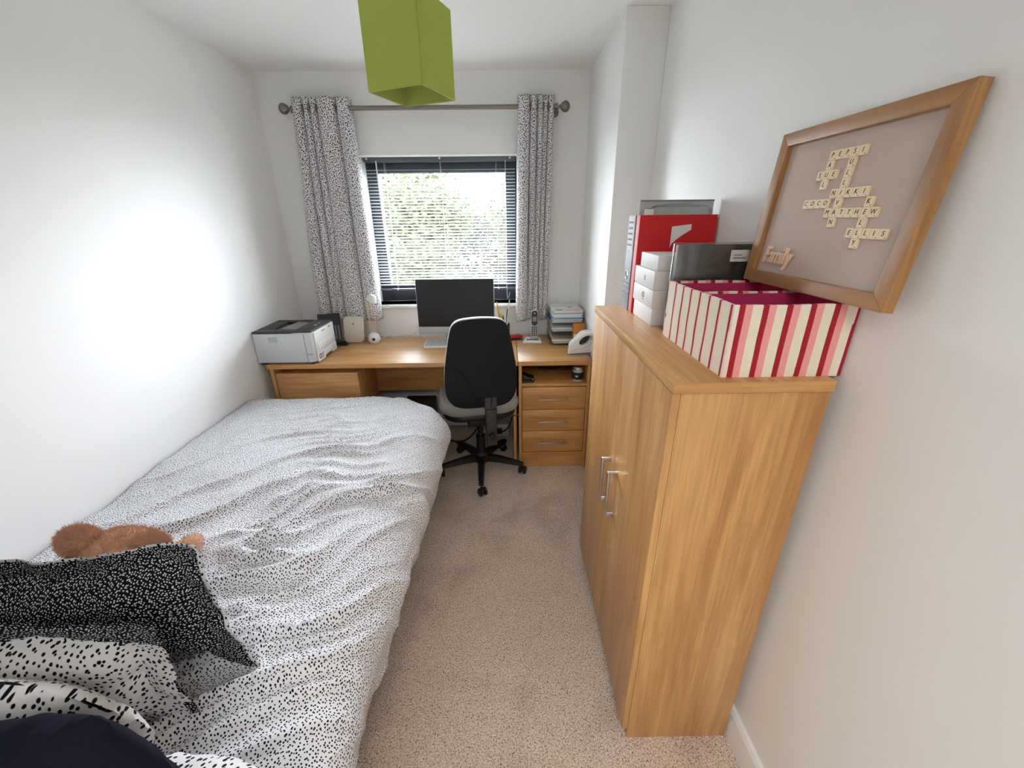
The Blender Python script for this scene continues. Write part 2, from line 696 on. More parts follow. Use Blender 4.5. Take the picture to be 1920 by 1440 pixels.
WX0, WX1, WZ0, WZ1 = -0.915, 0.075, 0.955, 1.877      # window opening
struct('floor', B(XL - 0.1, XR + 0.1, YF - 0.1, YB + 0.1, -0.1, 0), CARPET, label='beige flecked carpet floor')
struct('ceiling', B(XL - 0.1, XR + 0.1, YF - 0.1, YB + 0.1, ZC, ZC + 0.1), CEIL, label='plain white ceiling')
struct('wall_left', B(XL - 0.1, XL, YF - 0.1, YB, 0, ZC), WALL, label='plain white wall beside the bed')
struct('wall_right', B(XR, XR + 0.1, YF - 0.1, YB, 0, ZC), WALL, label='plain white wall behind the cupboard')
wb = MB()
wb.box(XL - 0.1, WX0, YB, YB + 0.27, 0, ZC)
wb.box(WX1, XR + 0.1, YB, YB + 0.27, 0, ZC)
wb.box(WX0, WX1, YB, YB + 0.27, 0, WZ0)
wb.box(WX0, WX1, YB, YB + 0.27, WZ1, ZC)
struct('wall_back', wb, WALL, label='white wall around the window')
struct('wall_boxing', B(XCH, XR, YCH, YB, 0, ZC, bev=0.004), WALL, label='white boxed-in corner beside the desk')
# wall behind the camera with the open doorway
DX0, DX1, DZ = -0.42, 0.61, 2.06
wf = MB()
wf.box(XL - 0.1, DX0, YF - 0.1, YF, 0, ZC)
wf.box(DX1, 1.4, YF - 0.1, YF, 0, ZC)
wf.box(DX0, DX1, YF - 0.1, YF, DZ, ZC)
struct('wall_front', wf, WALL, label='white wall with the open doorway')
dtr = MB()
dtr.box(DX0 - 0.06, DX0, YF - 0.105, YF + 0.012, 0, DZ + 0.06, bev=0.004)
dtr.box(DX1, DX1 + 0.06, YF - 0.105, YF + 0.012, 0, DZ + 0.06, bev=0.004)
dtr.box(DX0, DX1, YF - 0.105, YF + 0.012, DZ, DZ + 0.06, bev=0.004)
struct('trim_1', dtr, GLOSS, label='white door surround')
# landing outside the door
struct('floor_landing', B(-1.3, 1.3, -2.2, YF - 0.1, -0.1, 0), CARPET)
struct('ceiling_landing', B(-1.3, 1.3, -2.2, YF - 0.1, ZC, ZC + 0.1), CEIL)
struct('wall_landing_left', B(-1.4, -1.3, -2.2, YF - 0.1, 0, ZC), LANDING)
struct('wall_landing_right', B(1.3, 1.4, -2.2, YF - 0.1, 0, ZC), LANDING)
struct('wall_landing_end', B(-1.4, 1.4, -2.3, -2.2, 0, ZC), LANDING)


def skirting(name, L, M):
    prof = [(0, 0), (0.022, 0), (0.022, 0.07), (0.017, 0.082), (0.017, 0.09), (0.01, 0.1), (0, 0.1)]
    t = MB()
    t.prism(prof, 0, L, M=M)
    return struct(name, t, GLOSS)


# local x -> into room, local y -> up, local z -> along
def basis(ox, oy, inx, iny, alx, aly):
    return Matrix(((inx, 0, alx, ox), (iny, 0, aly, oy), (0, 1, 0, 0), (0, 0, 0, 1)))


skirting('baseboard_right', YCH - YF, basis(XR, YF, -1, 0, 0, 1))
skirting('baseboard_boxing', XR - XCH - 0.022, basis(XCH, YCH, 0, -1, 1, 0))
skirting('baseboard_left', YB - YF, basis(XL, YF, 1, 0, 0, 1))
skirting('baseboard_back', XCH - XL - 0.022, basis(XL + 0.022, YB, 0, -1, 1, 0))

# ------------------------------------------------------------------ window
win = thing('window_1', (-0.42, 2.99, WZ0), 'dark grey framed window with clear glass', None, kind='structure')
FW = 0.075
y0, y1 = 3.01, 3.075
obj('frame_jamb', B(WX0, WX0 + FW, y0, y1, WZ0, WZ1, bev=0.005), ANTH, win)
obj('frame_jamb', B(WX1 - FW, WX1, y0, y1, WZ0, WZ1, bev=0.005), ANTH, win)
obj('frame_head', B(WX0 + FW, WX1 - FW, y0, y1, WZ1 - 0.085, WZ1, bev=0.005), ANTH, win)
obj('frame_cill', B(WX0 + FW, WX1 - FW, y0, y1, WZ0, WZ0 + 0.1, bev=0.005), ANTH, win)
obj('glazing_bead', B(WX0 + FW, WX1 - FW, y0 - 0.004, y0 + 0.02, WZ0 + 0.1, WZ0 + 0.118, bev=0.003), ANTH, win)
obj('pane', B(WX0 + FW, WX1 - FW, 3.043, 3.047, WZ0 + 0.1, WZ1 - 0.085), GLASS, win)
struct('trim_2', B(WX0 - 0.03, WX1 + 0.03, YB - 0.035, y0, WZ0 - 0.022, WZ0, bev=0.006), GLOSS, label='white window board')

# ------------------------------------------------------------------ garden outside
struct('ground', B(-25, 25, 3.3, 45, -2.9, -2.8), GRASS, label='lawn below the window')


def tree(x, y, h, rad, zc, n, mat, label, seed):
    rnd = random.Random(seed)
    t = thing('garden_tree', (x, y, -2.8), label, 'tree', 'trees beyond the window')
    tr = MB()
    tr.tube(spline([(x, y, -2.8), (x + 0.1, y, -1), (x - 0.05, y + 0.1, zc)], 5), [0.16 - 0.11 * k / 10 for k in range(11)], 8)
    for k in range(5):
        a = rnd.uniform(0, 2 * PI)
        tr.tube([(x, y, zc - 1.2 + 0.3 * k), (x + math.cos(a) * rad * 0.7, y + math.sin(a) * rad * 0.7, zc + rnd.uniform(-0.2, 0.8))], [0.05, 0.015], 6)
    obj('trunk', tr, BARK, t)
    vs, fs = [], []
    blobs = [(rnd.uniform(-0.6, 0.6) * rad, rnd.uniform(-0.5, 0.5) * rad, rnd.uniform(-0.5, 0.55) * h, rnd.uniform(0.35, 0.6)) for _ in range(14)]
    for k in range(n):
        b = rnd.choice(blobs)
        d = Vector((rnd.gauss(0, 1), rnd.gauss(0, 1), rnd.gauss(0, 1))).normalized() * (rnd.random() ** 0.4)
        p = Vector((x + b[0] + d.x * b[3] * rad, y + b[1] + d.y * b[3] * rad, zc + b[2] + d.z * b[3] * h * 0.7))
        s = rnd.uniform(0.03, 0.075)
        u = Vector((rnd.gauss(0, 1), rnd.gauss(0, 1), rnd.gauss(0, .6))).normalized()
        v = u.orthogonal().normalized()
        i = len(vs)
        vs += [p - u * s, p + v * s * 0.5, p + u * s, p - v * s * 0.5]
        fs.append((i, i + 1, i + 2, i + 3))
    me = bpy.data.meshes.new('foliage')
    me.from_pydata([tuple(v) for v in vs], [], fs)
    f = obj('foliage', me, mat, t, sharp=3.1)
    f['kind'] = 'stuff'


tree(-2.6, 9.4, 2.3, 1.9, 0.8, 26000, LEAF2, 'yellow-green tree beyond the left of the window', 3)
tree(1.1, 9.8, 2.3, 1.9, 0.8, 26000, LEAF2, 'yellow-green tree beyond the right of the window', 4)
tree(-0.8, 15.6, 2.9, 2.5, 0.1, 30000, LEAF3, 'dull green tree low in the middle beyond the window', 5)
tree(-5.6, 14.0, 2.7, 2.3, 0.6, 22000, LEAF, 'mid green tree far left beyond the window', 6)
tree(4.1, 14.2, 2.7, 2.3, 0.7, 22000, LEAF, 'mid green tree far right beyond the window', 8)

# ------------------------------------------------------------------ venetian blind
bl = thing('venetian_blind', (-0.42, 2.9700, 1.0), 'pale slatted venetian blind hanging in the window recess', 'blind')
obj('headrail', B(WX0 + 0.008, WX1 - 0.008, 2.9500, 2.9950, WZ1 - 0.027, WZ1 - 0.001, bev=0.003), BLINDRAIL, bl)


SLAT_TILT = 9


def slat_mesh():
    t = MB()
    n = 4
    top = [((k / n - 0.5) * 0.025, 0.0018 * (1 - (2 * k / n - 1) ** 2)) for k in range(n + 1)]
    pts = top + [(a, b - 0.0007) for a, b in reversed(top)]
    M = Matrix(((0, 0, 1, WX0 + 0.012), (1, 0, 0, 2.9710), (0, 1, 0, 0), (0, 0, 0, 1)))
    t.prism([(a, b) for a, b in pts], 0, WX1 - WX0 - 0.024, M=M @ rot('Z', math.radians(SLAT_TILT)))
    return t


z = 1.805
s0 = slat_mesh()
bmesh.ops.translate(s0.bm, vec=(0, 0, z), verts=s0.bm.verts)
s0 = obj('slat', s0, SLAT, bl)
for k in range(1, 38):
    again(s0, (0, 0, -0.0197 * k))
obj('bottom_rail', B(WX0 + 0.012, WX1 - 0.012, 2.9590, 2.9830, 1.036, 1.05, bev=0.003), BLINDRAIL, bl)
for x in (-0.78, -0.42, -0.06):
    obj('ladder_cord', MB().cyl((x, 2.9575, 1.045), (x, 2.9575, 1.85), 0.0009, seg=6).cyl((x, 2.9845, 1.045), (x, 2.9845, 1.85), 0.0009, seg=6), CORD, bl)
    obj('rail_button', MB().lathe([(0, 0), (0.006, 0), (0.005, 0.004), (0, 0.005)], 12, T(x, 2.9590, 1.043) @ rot('X', PI / 2)), LGREY, bl)
for x in (-0.885, -0.42, 0.03):
    obj('bracket_clip', B(x - 0.006, x + 0.006, 2.9430, 2.9510, WZ1 - 0.014, WZ1 - 0.002, bev=0.002), WHITEP, bl)
obj('tilt_wand', MB().tube([(-0.825, 2.9410, 1.855), (-0.822, 2.9390, 1.5), (-0.82, 2.9390, 1.14)], 0.004, 8), CORD, bl)
obj('lift_cord', MB().tube(spline([(0.0, 2.9420, 1.855), (0.002, 2.9390, 1.4), (0.0, 2.9390, 1.02), (0.012, 2.9380, 0.985), (0.02, 2.9400, 1.02)], 6), 0.0016, 6), CORD, bl)

# ------------------------------------------------------------------ curtain pole and curtains
RZ, RY = 2.108, 2.79
rod = thing('curtain_pole', (-0.45, RY, RZ), 'pewter metal curtain pole above the window', 'curtain pole')
obj('rod', MB().cyl((-1.225, RY, RZ), (0.305, RY, RZ), 0.0125, seg=20), PEWTER, rod)
for s, x in ((-1, -1.225), (1, 0.305)):
    M = T(x, RY, RZ) @ rot('Y', s * PI / 2)
    obj('finial', MB().lathe([(0.0135, -0.01), (0.017, 0), (0.017, 0.006), (0.009, 0.01), (0.008, 0.02), (0.016, 0.026), (0.026, 0.038), (0.03, 0.05), (0.026, 0.064), (0.014, 0.074), (0, 0.077)], 24, M), PEWTER, rod)
for x in (-0.905 - 0.33, 0.302):
    bk = MB()
    bk.cyl((x, RY, RZ - 0.016), (x, YB, RZ - 0.016), 0.007, seg=12)
    bk.cyl((x, YB - 0.006, RZ - 0.016), (x, YB, RZ - 0.016), 0.024, seg=20)
    obj('wall_bracket', bk, PEWTER, rod)


def curtain(label, xt, xb, z0, z1, bounds, amp, rings, seed):
    """eyelet curtain: round pleats between the given fractions of its width, pinched behind"""
    nv, per = 48, 24
    cols = []
    for q, (f0, f1) in enumerate(zip(bounds, bounds[1:])):
        for k in range(per + (1 if q == len(bounds) - 2 else 0)):
            cols.append((q, f0, f1, k / per))
    nu = len(cols)
    P = np.zeros((nu, nv, 3))
    UV = np.zeros((nu, nv, 2))
    for i, (q, f0, f1, t) in enumerate(cols):
        for j in range(nv):
            v = j / (nv - 1)
            z = z1 + (z0 - z1) * v
            s = f0 + (f1 - f0) * (t - 0.066 * math.sin(4 * PI * t))
            s += 0.012 * math.sin(6 * v + 2.3 * q + seed) * v * (1 if 0 < q + t < len(bounds) - 1 else 0)
            x = (xt[0] + (xt[1] - xt[0]) * s) * (1 - v) + (xb[0] + (xb[1] - xb[0]) * s) * v
            dep = amp * min(1.0, 0.45 + 2.2 * (f1 - f0)) * (0.9 + 0.1 * math.sin(3 * v + q))
            y = RY + 0.042 - 2 * dep * max(0.0, math.sin(PI * t)) ** 0.5 + 0.008 * math.sin(5 * v + 1.7 * q + seed) * v
            zz = z + 0.012 * (s - 0.5) * math.sin(PI * 0.5 * v) - 0.006 * abs(math.sin(PI * t)) * (1 - v)
            P[i, j] = (x, y, zz)
    for j in range(nv):
        u = 0.0
        for i in range(nu):
            if i:
                u += float(np.linalg.norm(P[i, j] - P[i - 1, j]))
            UV[i, j] = (u, P[i, j, 2])
    bm = grid_mesh(P, UV)
    bmesh.ops.recalc_face_normals(bm, faces=bm.faces)
    c = thing('curtain', ((xb[0] + xb[1]) / 2, RY, z0), label, 'curtain', 'pair of eyelet curtains')
    cl_ = obj('cloth', bm, D_CURT, c, sharp=3.0)
    md = cl_.modifiers.new('thick', 'SOLIDIFY')
    md.thickness = 0.003
    md.offset = 0
    for x in rings:
        t = MB().tube([(x, RY + 0.019 * math.cos(a), RZ + 0.019 * math.sin(a)) for a in [2 * PI * k / 20 for k in range(20)]], 0.0045, 8, closed=True)
        obj('eyelet_ring', t, PEWTER, c)
    return c


curtain('grey-white spotted eyelet curtain gathered at the left of the window', (-1.225, -0.895), (-1.30, -0.872), 0.862, 2.165, (0, 0.19, 0.31, 0.43, 0.76, 1.0), 0.046, (-1.163, -1.125, -1.085, -0.974), 1)
curtain('grey-white spotted eyelet curtain gathered at the right of the window', (0.080, 0.292), (0.060, 0.278), 0.852, 2.168, (0, 0.34, 0.53, 0.69, 0.83, 1.0), 0.046, (0.152, 0.193, 0.226, 0.256), 2)

# ================================================================== BED
def fbm(x, y, s, seed=0.0):
    return noise.fractal(Vector((x * s + seed, y * s - seed, seed)), 0.9, 2.0, 3)


bed = thing('bed', (-0.94, 1.15, 0), 'low divan bed under the spotted duvet', 'bed')
obj('divan_base', B(XL + 0.025, -0.46, 0.1, 2.02, 0.04, 0.30, bev=0.02), LGREY, bed)
obj('mattress', B(XL + 0.025, -0.45, 0.1, 2.03, 0.30, 0.52, bev=0.05, seg=3), WHITEP, bed)
for x in (-1.35, -0.54):
    for y in (0.2, 1.92):
        obj('leg', MB().cyl((x, y, 0), (x, y, 0.045), 0.025, seg=14), BLACKP, bed)


def duvet():
    x0, x1, yb0, yb1, rc = XL + 0.012, -0.455, 0.02, 2.05, 0.27
    top = 0.578
    r, D = 0.13, 0.44
    da = 0.0105
    a = np.arange(x0, x1 + D + da, da)
    b = np.arange(yb0, yb1 + D + da, da)
    P = np.full((len(a), len(b), 3), np.nan)
    UV = np.zeros((len(a), len(b), 2))
    for i, ax in enumerate(a):
        for j, by in enumerate(b):
            # nearest point of the inner rounded plate
            xe = x1 - 0.035 + 0.055 * min(1, by / 1.7)
            qx, qy = min(ax, xe - rc), min(by, yb1 - rc)
            dx, dy = ax - qx, by - qy
            l = math.hypot(dx, dy)
            d = 0.0
            nx = ny = 0.0
            if l > rc:
                nx, ny = dx / l, dy / l
                d = l - rc
                bx, byy = qx + nx * rc, qy + ny * rc
            else:
                bx, byy = ax, by
            if d > D + 0.03 * fbm(ax, by, 3.1, 4):
                continue
            # profile: quarter round then hanging back under
            if d < r * PI / 2:
                th = d / r
                X, Z = r * math.sin(th), r * (1 - math.cos(th))
                no, nz = math.sin(th), math.cos(th)
            else:
                e = d - r * PI / 2
                X, Z = r - 0.33 * e, r + 0.94 * e
                no, nz = 0.94, -0.33
            # folds: run mostly across, slanting towards the foot on the open side
            wx, wy = 0.16 * fbm(ax, by, 1.3, 2), 0.16 * fbm(ax, by, 1.2, 7)
            sl = 0.72 - 0.25 * min(1, max(0, (by - 1.2) / 0.8))
            nl = math.hypot(1, sl)
            acr, alo = ((by + wy) - sl * (ax + wx)) / nl, ((ax + wx) + sl * (by + wy)) / nl
            r1 = max(0, 1 - 2.6 * abs(noise.noise(Vector((alo * 1.5, acr * 7.5, 1.3)))))
            r2 = max(0, 1 - 2.6 * abs(noise.noise(Vector((alo * 2.6, acr * 15.0, 6.1)))))
            gate = min(1, max(0, 0.5 + 1.4 * noise.noise(Vector((ax * 2.2, by * 2.2, 9)))))
            near = 0.4 + 0.6 * min(1, max(0, (1.9 - by) / 0.8))
            openside = 0.3 + 0.7 * min(1, max(0, (ax - x0) / 0.6))
            w = (1 - 0.65 * min(1, d / 0.16)) * near * openside * (0.031 * r1 ** 3 + 0.021 * gate * r2 ** 3)
            # vertical drapes on the hanging side
            hang = min(1, d / 0.16)
            w += hang * 0.007 * math.sin((by if nx > ny else ax) * 17 + 3.0 * fbm(ax, by, 2.2, 5)) * (0.6 + fbm(ax, by, 2.0, 9))
            w += 0.018 * fbm(ax, by, 1.7, 11) + 0.005 * fbm(ax, by, 6, 12)
            # quilt sinks a little towards its hem
            tz = top + 0.02 * math.sin((ax - x0) / (x1 - x0) * PI) * (1 - hang)
            P[i, j] = (bx + nx * (X + w * no), byy + ny * (X + w * no), tz - Z + w * nz)
            UV[i, j] = (ax, by)
    P[..., 0] = np.maximum(P[..., 0], XL + 0.006)
    bm = grid_mesh(P, UV)
    bmesh.ops.recalc_face_normals(bm, faces=bm.faces)
    ups = sum(f.normal.z for f in bm.faces)
    if ups < 0:
        bmesh.ops.reverse_faces(bm, faces=bm.faces)
    return obj('duvet', bm, D_DUVET, sharp=3.0, label='rumpled white duvet with small black spots spread over the bed', cat='duvet')


dv = duvet()
so = dv.modifiers.new('thick', 'SOLIDIFY')
so.thickness = 0.012
so.offset = -1


def pillow(name, w, h, t, fl, M, mats, label, seed, cat='pillow', wr=0.006, pinch=0.10, soft=0.0, back=1.0):
    n = 52
    us = np.linspace(-1, 1, n)
    rnd = random.Random(seed)
    fu, fv = 1 - 2 * fl / w, 1 - 2 * fl / h
    F = np.zeros((n, n, 3))
    K = np.zeros((n, n, 3))
    UV = np.zeros((n, n, 2))
    core = np.zeros((n, n))
    for i, u in enumerate(us):
        for j, v in enumerate(us):
            x = w / 2 * u * (1 - pinch * h / w * (1 - v * v)) * math.sqrt(1 - soft * v * v / 2) + 0.006 * fbm(u * 2, v * 2, 1.3, seed)
            y = h / 2 * v * (1 - pinch * (1 - u * u)) * math.sqrt(1 - soft * u * u / 2) + 0.008 * fbm(u * 2, v * 2, 1.1, seed + 3)
            cu, cv = min(1, abs(u) / fu), min(1, abs(v) / fv)
            th = t / 2 * ((1 - cu ** 3.2) * (1 - cv ** 3.2)) ** 0.62
            inside = 1.0 if cu < 1 and cv < 1 else 0.0
            core[i, j] = inside
            wv = wr * fbm(x, y, 16, seed + 1) * (1 - 0.5 * max(cu, cv)) + wr * 1.6 * fbm(x, y, 5, seed + 2)
            bend = 0.0 if inside else 0.014 * fbm(x * 1.0, y * 1.0, 9, seed + 5)
            F[i, j] = (x, y, th + wv + bend + 0.0015)
            K[i, j] = (x * back, y * back, -th + wv * 0.6 + bend - 0.0015)
            UV[i, j] = (x + seed * 0.37, y + seed * 0.21)
    h0 = n // 2
    for A_ in ((0, 1) if soft == 0 else ()):
        D = np.linalg.norm(np.diff(F, axis=A_), axis=2)
        Cm_ = np.concatenate([np.zeros_like(D[:1] if A_ == 0 else D[:, :1]), np.cumsum(D, axis=A_)], axis=A_)
        Cm_ -= Cm_[h0:h0 + 1] if A_ == 0 else Cm_[:, h0:h0 + 1]
        UV[..., A_] = Cm_ + seed * (0.37, 0.21)[A_]
    bm = grid_mesh(F, UV)
    for f in bm.faces:
        f.material_index = 0
    b2 = grid_mesh(K, UV, flip=True)
    for f in b2.faces:
        f.material_index = 1
    if len(mats) > 2:
        for b_, m_ in ((bm, 2),):
            for f in b_.faces:
                c = f.calc_center_median()
                if abs(c.x) > w * 0.475 or c.y < -h * 0.47 or c.y > h * (0.27 + 0.05 * math.sin(9 * c.x)):
                    f.material_index = m_
    me = bpy.data.meshes.new('t')
    b2.to_mesh(me)
    b2.free()
    bm.from_mesh(me)
    bpy.data.meshes.remove(me)
    # sew the edge
    bmesh.ops.remove_doubles(bm, verts=[v for v in bm.verts if v.is_boundary], dist=0.0035)
    bmesh.ops.transform(bm, matrix=M, verts=bm.verts)
    return obj(name, bm, mats, sharp=1.3, label=label, cat=cat)


def stand(x, y, z, yaw=0, lean=0, roll=0):
    return T(x, y, z) @ rot('Z', yaw) @ rot('X', PI / 2 + lean) @ rot('Z', roll)


pillow('pillow', 0.75, 0.36, 0.13, 0.045, stand(-0.955, 0.628, 0.733, -0.05, 0.03, 0.09), [D_DARK, D_PILL], 'black pillow with tiny white dots propped in front of the teddy bear', 1, pinch=0.13, back=1.022)
pillow('pillow', 0.74, 0.34, 0.12, 0.06, stand(-0.975, 0.49, 0.757, 0.03, 0.06, -0.09), [D_PILL, D_DARK, D_DARK], 'white pillow with large black spots and a dark dotted border', 2)
pillow('pillow', 0.66, 0.34, 0.09, 0.0, stand(-0.93, 0.39, 0.735, 0.06, 0.05, -0.10), [D_PILL, D_PILL], 'plump white spotted pillow behind the navy cushion', 3, pinch=0.0, soft=0.7)
pillow('pillow', 0.36, 0.27, 0.10, 0.0, T(-0.515, 0.268, 0.672) @ rot('Z', -0.1), [D_PILL, D_PILL], 'small white spotted pillow lying flat at the near bed edge', 4, pinch=0.0, soft=0.6)
pillow('cushion', 0.29, 0.27, 0.07, 0.0, stand(-0.632, 0.328, 0.787, 0.0, 0.1, 0.2), [NAVY, NAVY], 'solid navy cushion at the near left corner of the bed', 5, cat='cushion', wr=0.003, pinch=0.0, soft=0.12)


def furry(name, blobs, n, parent, seed, ln=0.007):
    rnd = random.Random(seed)
    t = MB()
    for c, r in blobs:
        t.ball(c, r, 24)
    for v in t.bm.verts:
        v.co += v.normal * 0.0
    vs, fs = [], []
    for k in range(n):
        c, r = rnd.choices(blobs, [b[1][0] * b[1][1] for b in blobs])[0]
        d = Vector((rnd.gauss(0, 1), rnd.gauss(0, 1), rnd.gauss(0, 1))).normalized()
        p = Vector(c) + Vector((d.x * r[0], d.y * r[1], d.z * r[2])) * 0.98
        tip = p + (d + Vector((rnd.gauss(0, .5), rnd.gauss(0, .5), rnd.gauss(0, .5)))) * ln * rnd.uniform(0.5, 1.2)
        s = d.orthogonal().normalized()
        s.rotate(Matrix.Rotation(rnd.uniform(0, 6.28), 3, d))
        s *= 0.0008
        i = len(vs)
        vs += [p - s, p + s, tip]
        fs.append((i, i + 1, i + 2))
    me = bpy.data.meshes.new('f')
    me.from_pydata([tuple(v) for v in vs], [], fs)
    t.bm.from_mesh(me)
    bpy.data.meshes.remove(me)
    return obj(name, t, FUR, parent, sharp=3.1)


bear = thing('teddy_bear', (-0.98, 0.80, 0.60), 'ginger furry teddy bear seen from behind, half hidden by black dotted pillow', 'teddy bear')
furry('body', [((-0.985, 0.82, 0.655), (0.07, 0.065, 0.055))], 3000, bear, 1)
furry('head', [((-0.985, 0.80, 0.724), (0.088, 0.075, 0.07)), ((-0.975, 0.862, 0.70), (0.035, 0.035, 0.03))], 20000, bear, 2)
furry('ear', [((-1.062, 0.795, 0.775), (0.052, 0.03, 0.046))], 10000, bear, 3)
furry('ear', [((-0.898, 0.80, 0.760), (0.042, 0.022, 0.034))], 8000, bear, 4)
for s in (-1, 1):
    furry('arm', [((-0.985 + s * 0.075, 0.83, 0.665), (0.026, 0.05, 0.026))], 1200, bear, 5 + s)
    furry('leg', [((-0.985 + s * 0.05, 0.90, 0.635), (0.032, 0.07, 0.03))], 1200, bear, 8 + s)
    obj('eye', MB().ball((-0.985 + s * 0.03, 0.872, 0.735), 0.007, 12), BLACKG, bear)
obj('nose', MB().ball((-0.975, 0.897, 0.705), (0.011, 0.008, 0.008), 12), BLACKG, bear)

# ================================================================== DESK
DZT, DY = 0.73, 2.25
DT = 0.028
dk = thing('desk', (-0.67, 2.55, 0), 'long oak-effect desk under the window', 'desk')
obj('desktop', B(-1.412, 0.058, DY, YB - 0.025, DZT - DT, DZT, bev=0.002), WX, dk)
obj('side_panel', B(-1.405, -1.385, DY + 0.012, YB - 0.03, 0, DZT - DT, bev=0.001), WZ, dk)
obj('modesty_panel', B(-1.385, 0.045, 2.60, 2.618, 0.41, DZT - DT, bev=0.001), WX, dk)
obj('side_panel', B(0.030, 0.048, DY + 0.012, YB - 0.03, 0, DZT - DT, bev=0.001), WZ, dk)
cp = thing('under_desk_cupboard', (-1.13, 2.43, 0), 'low wooden cupboard tucked under the left of the desk', 'cupboard')
obj('carcass', B(-1.378, -0.895, 2.285, 2.59, 0.0, 0.668, bev=0.001), WZ, cp)
obj('door', B(-1.378, -0.895, 2.265, 2.283, 0.05, 0.67, bev=0.0015), WX, cp)

pd = thing('drawer_pedestal', (0.277, 2.55, 0), 'oak-effect three-drawer desk pedestal with an open shelf', 'drawers')
PX0, PX1 = 0.060, 0.494
obj('top', B(PX0, PX1, DY, YB - 0.025, DZT - DT, DZT, bev=0.002), WX, pd)
obj('side_panel', B(PX0 + 0.003, PX0 + 0.021, DY + 0.004, YB - 0.03, 0, DZT - DT, bev=0.001), WZ, pd)
obj('side_panel', B(PX1 - 0.021, PX1 - 0.003, DY + 0.004, YB - 0.03, 0, DZT - DT, bev=0.001), WZ, pd)
obj('shelf', B(PX0 + 0.021, PX1 - 0.021, DY + 0.006, YB - 0.05, 0.567, 0.585, bev=0.001), WX, pd)
obj('back_panel', B(PX0 + 0.021, PX1 - 0.021, YB - 0.05, YB - 0.04, 0.02, DZT - DT), WZ, pd)
obj('plinth', B(PX0 + 0.021, PX1 - 0.021, DY + 0.008, DY + 0.024, 0, 0.108), WX, pd)
for k, (za, zb) in enumerate(((0.415, 0.562), (0.267, 0.411), (0.115, 0.263))):
    d = obj('drawer', B(PX0 + 0.024, PX1 - 0.024, DY + 0.004, DY + 0.021, za, zb, bev=0.0015), WX, pd)
    zm = (za + zb) / 2
    h = MB().box(0.183, 0.366, DY - 0.026, DY - 0.017, zm - 0.005, zm + 0.005, bev=0.002)
    for hx in (0.20, 0.349):
        h.cyl((hx, DY - 0.02, zm), (hx, DY + 0.005, zm), 0.004, seg=10)
    obj('handle', h, STEEL, d)

# ------------------------------------------------------------------ printer
pr = thing('printer', (-1.285, 2.40, DZT), 'white laser printer with dark grey top on the left end of desk', 'printer')
px0, px1, py0, py1, pz1 = -1.449, -1.117, 2.252, 2.555, 0.926
body = MB()
body.prism([(px0, py0), (px1 - 0.03, py0), (px1 - 0.01, py0 + 0.008), (px1, py0 + 0.03), (px1, py1), (px0, py1)], DZT + 0.012, pz1 - 0.012, bev=0.003)
obj('body', body, PRINTSIDE, pr)
tp = MB()
tp.box(px0, px1 - 0.11, py0 + 0.001, py0 + 0.06, pz1 - 0.012, pz1, bev=0.003)
tp.box(px0, px1 - 0.11, py1 - 0.05, py1, pz1 - 0.012, pz1, bev=0.003)
tp.box(px0, px0 + 0.08, py0 + 0.06, py1 - 0.05, pz1 - 0.012, pz1, bev=0.003)
tp.box(px1 - 0.11, px1 - 0.004, py0 + 0.02, py1, pz1 - 0.012, pz1 - 0.001, bev=0.003)
tp.box(px0 + 0.08, px1 - 0.11, py0 + 0.06, py1 - 0.05, pz1 - 0.013, pz1 - 0.011)
obj('top_cover', tp, DGREY, pr)
rp = MB()
rp.box(px0 + 0.08, px1 - 0.11, py0 + 0.06, py1 - 0.05, pz1 - 0.011, pz1 - 0.0095)
obj('output_slot', rp, BLACKG, pr)
fl = MB().prism([(-0.06, -0.09), (0.06, -0.09), (0.045, 0.09), (-0.045, 0.09)], 0, 0.004, bev=0.001, M=T(px1 - 0.135, (py0 + py1) / 2, pz1 - 0.004) @ rot('Y', 0.05))
obj('paper_flap', fl, MIDGREY, pr)
for k in range(2):
    obj('button', B(px1 - 0.045, px1 - 0.03, 2.40 + 0.05 * k, 2.418 + 0.05 * k, pz1 - 0.001, pz1 + 0.002, bev=0.001), LGREY, pr)
fp = MB()
fp.box(px1 - 0.004, px1 + 0.004, py0 + 0.03, py1, DZT + 0.06, pz1 - 0.012, bev=0.002)
obj('front_panel', fp, PRINTW, pr)
obj('feed_door', B(px1 + 0.003, px1 + 0.007, py0 + 0.05, py1 - 0.03, DZT + 0.07, DZT + 0.115, bev=0.002), PRINTW, pr)
tr = MB().box(px1 - 0.004, px1 + 0.005, py0 + 0.03, py0 + 0.13, DZT + 0.004, DZT + 0.057, bev=0.002)
tr.box(px1 - 0.004, px1 + 0.005, py0 + 0.13, py1 - 0.07, DZT + 0.022, DZT + 0.057, bev=0.002)
tr.box(px1 - 0.004, px1 + 0.005, py1 - 0.07, py1, DZT + 0.004, DZT + 0.057, bev=0.002)
obj('paper_tray', tr, PRINTW, pr)
obj('side_seam', B(px1 - 0.045, px1 - 0.042, py0 - 0.001, py0 + 0.003, DZT + 0.014, pz1 - 0.014), MIDGREY, pr)
obj('side_seam', B(px1 - 0.042, px1 - 0.01, py0 - 0.0006, py0 + 0.003, DZT + 0.058, DZT + 0.061), MIDGREY, pr)
obj('side_label', B(px0 + 0.085, px0 + 0.135, py0 - 0.001, py0 + 0.003, pz1 - 0.062, pz1 - 0.03), LGREY, pr)
for a in (px0 + 0.01, px1 - 0.05):
    for b_ in (py0 + 0.005, py1 - 0.035):
        obj('foot', B(a, a + 0.03, b_, b_ + 0.03, DZT, DZT + 0.013), DGREY, pr)
MF = Matrix(((0, 0, 1, px1 + 0.005), (1, 0, 0, py0 + 0.075), (0, 1, 0, DZT + 0.033), (0, 0, 0, 1)))
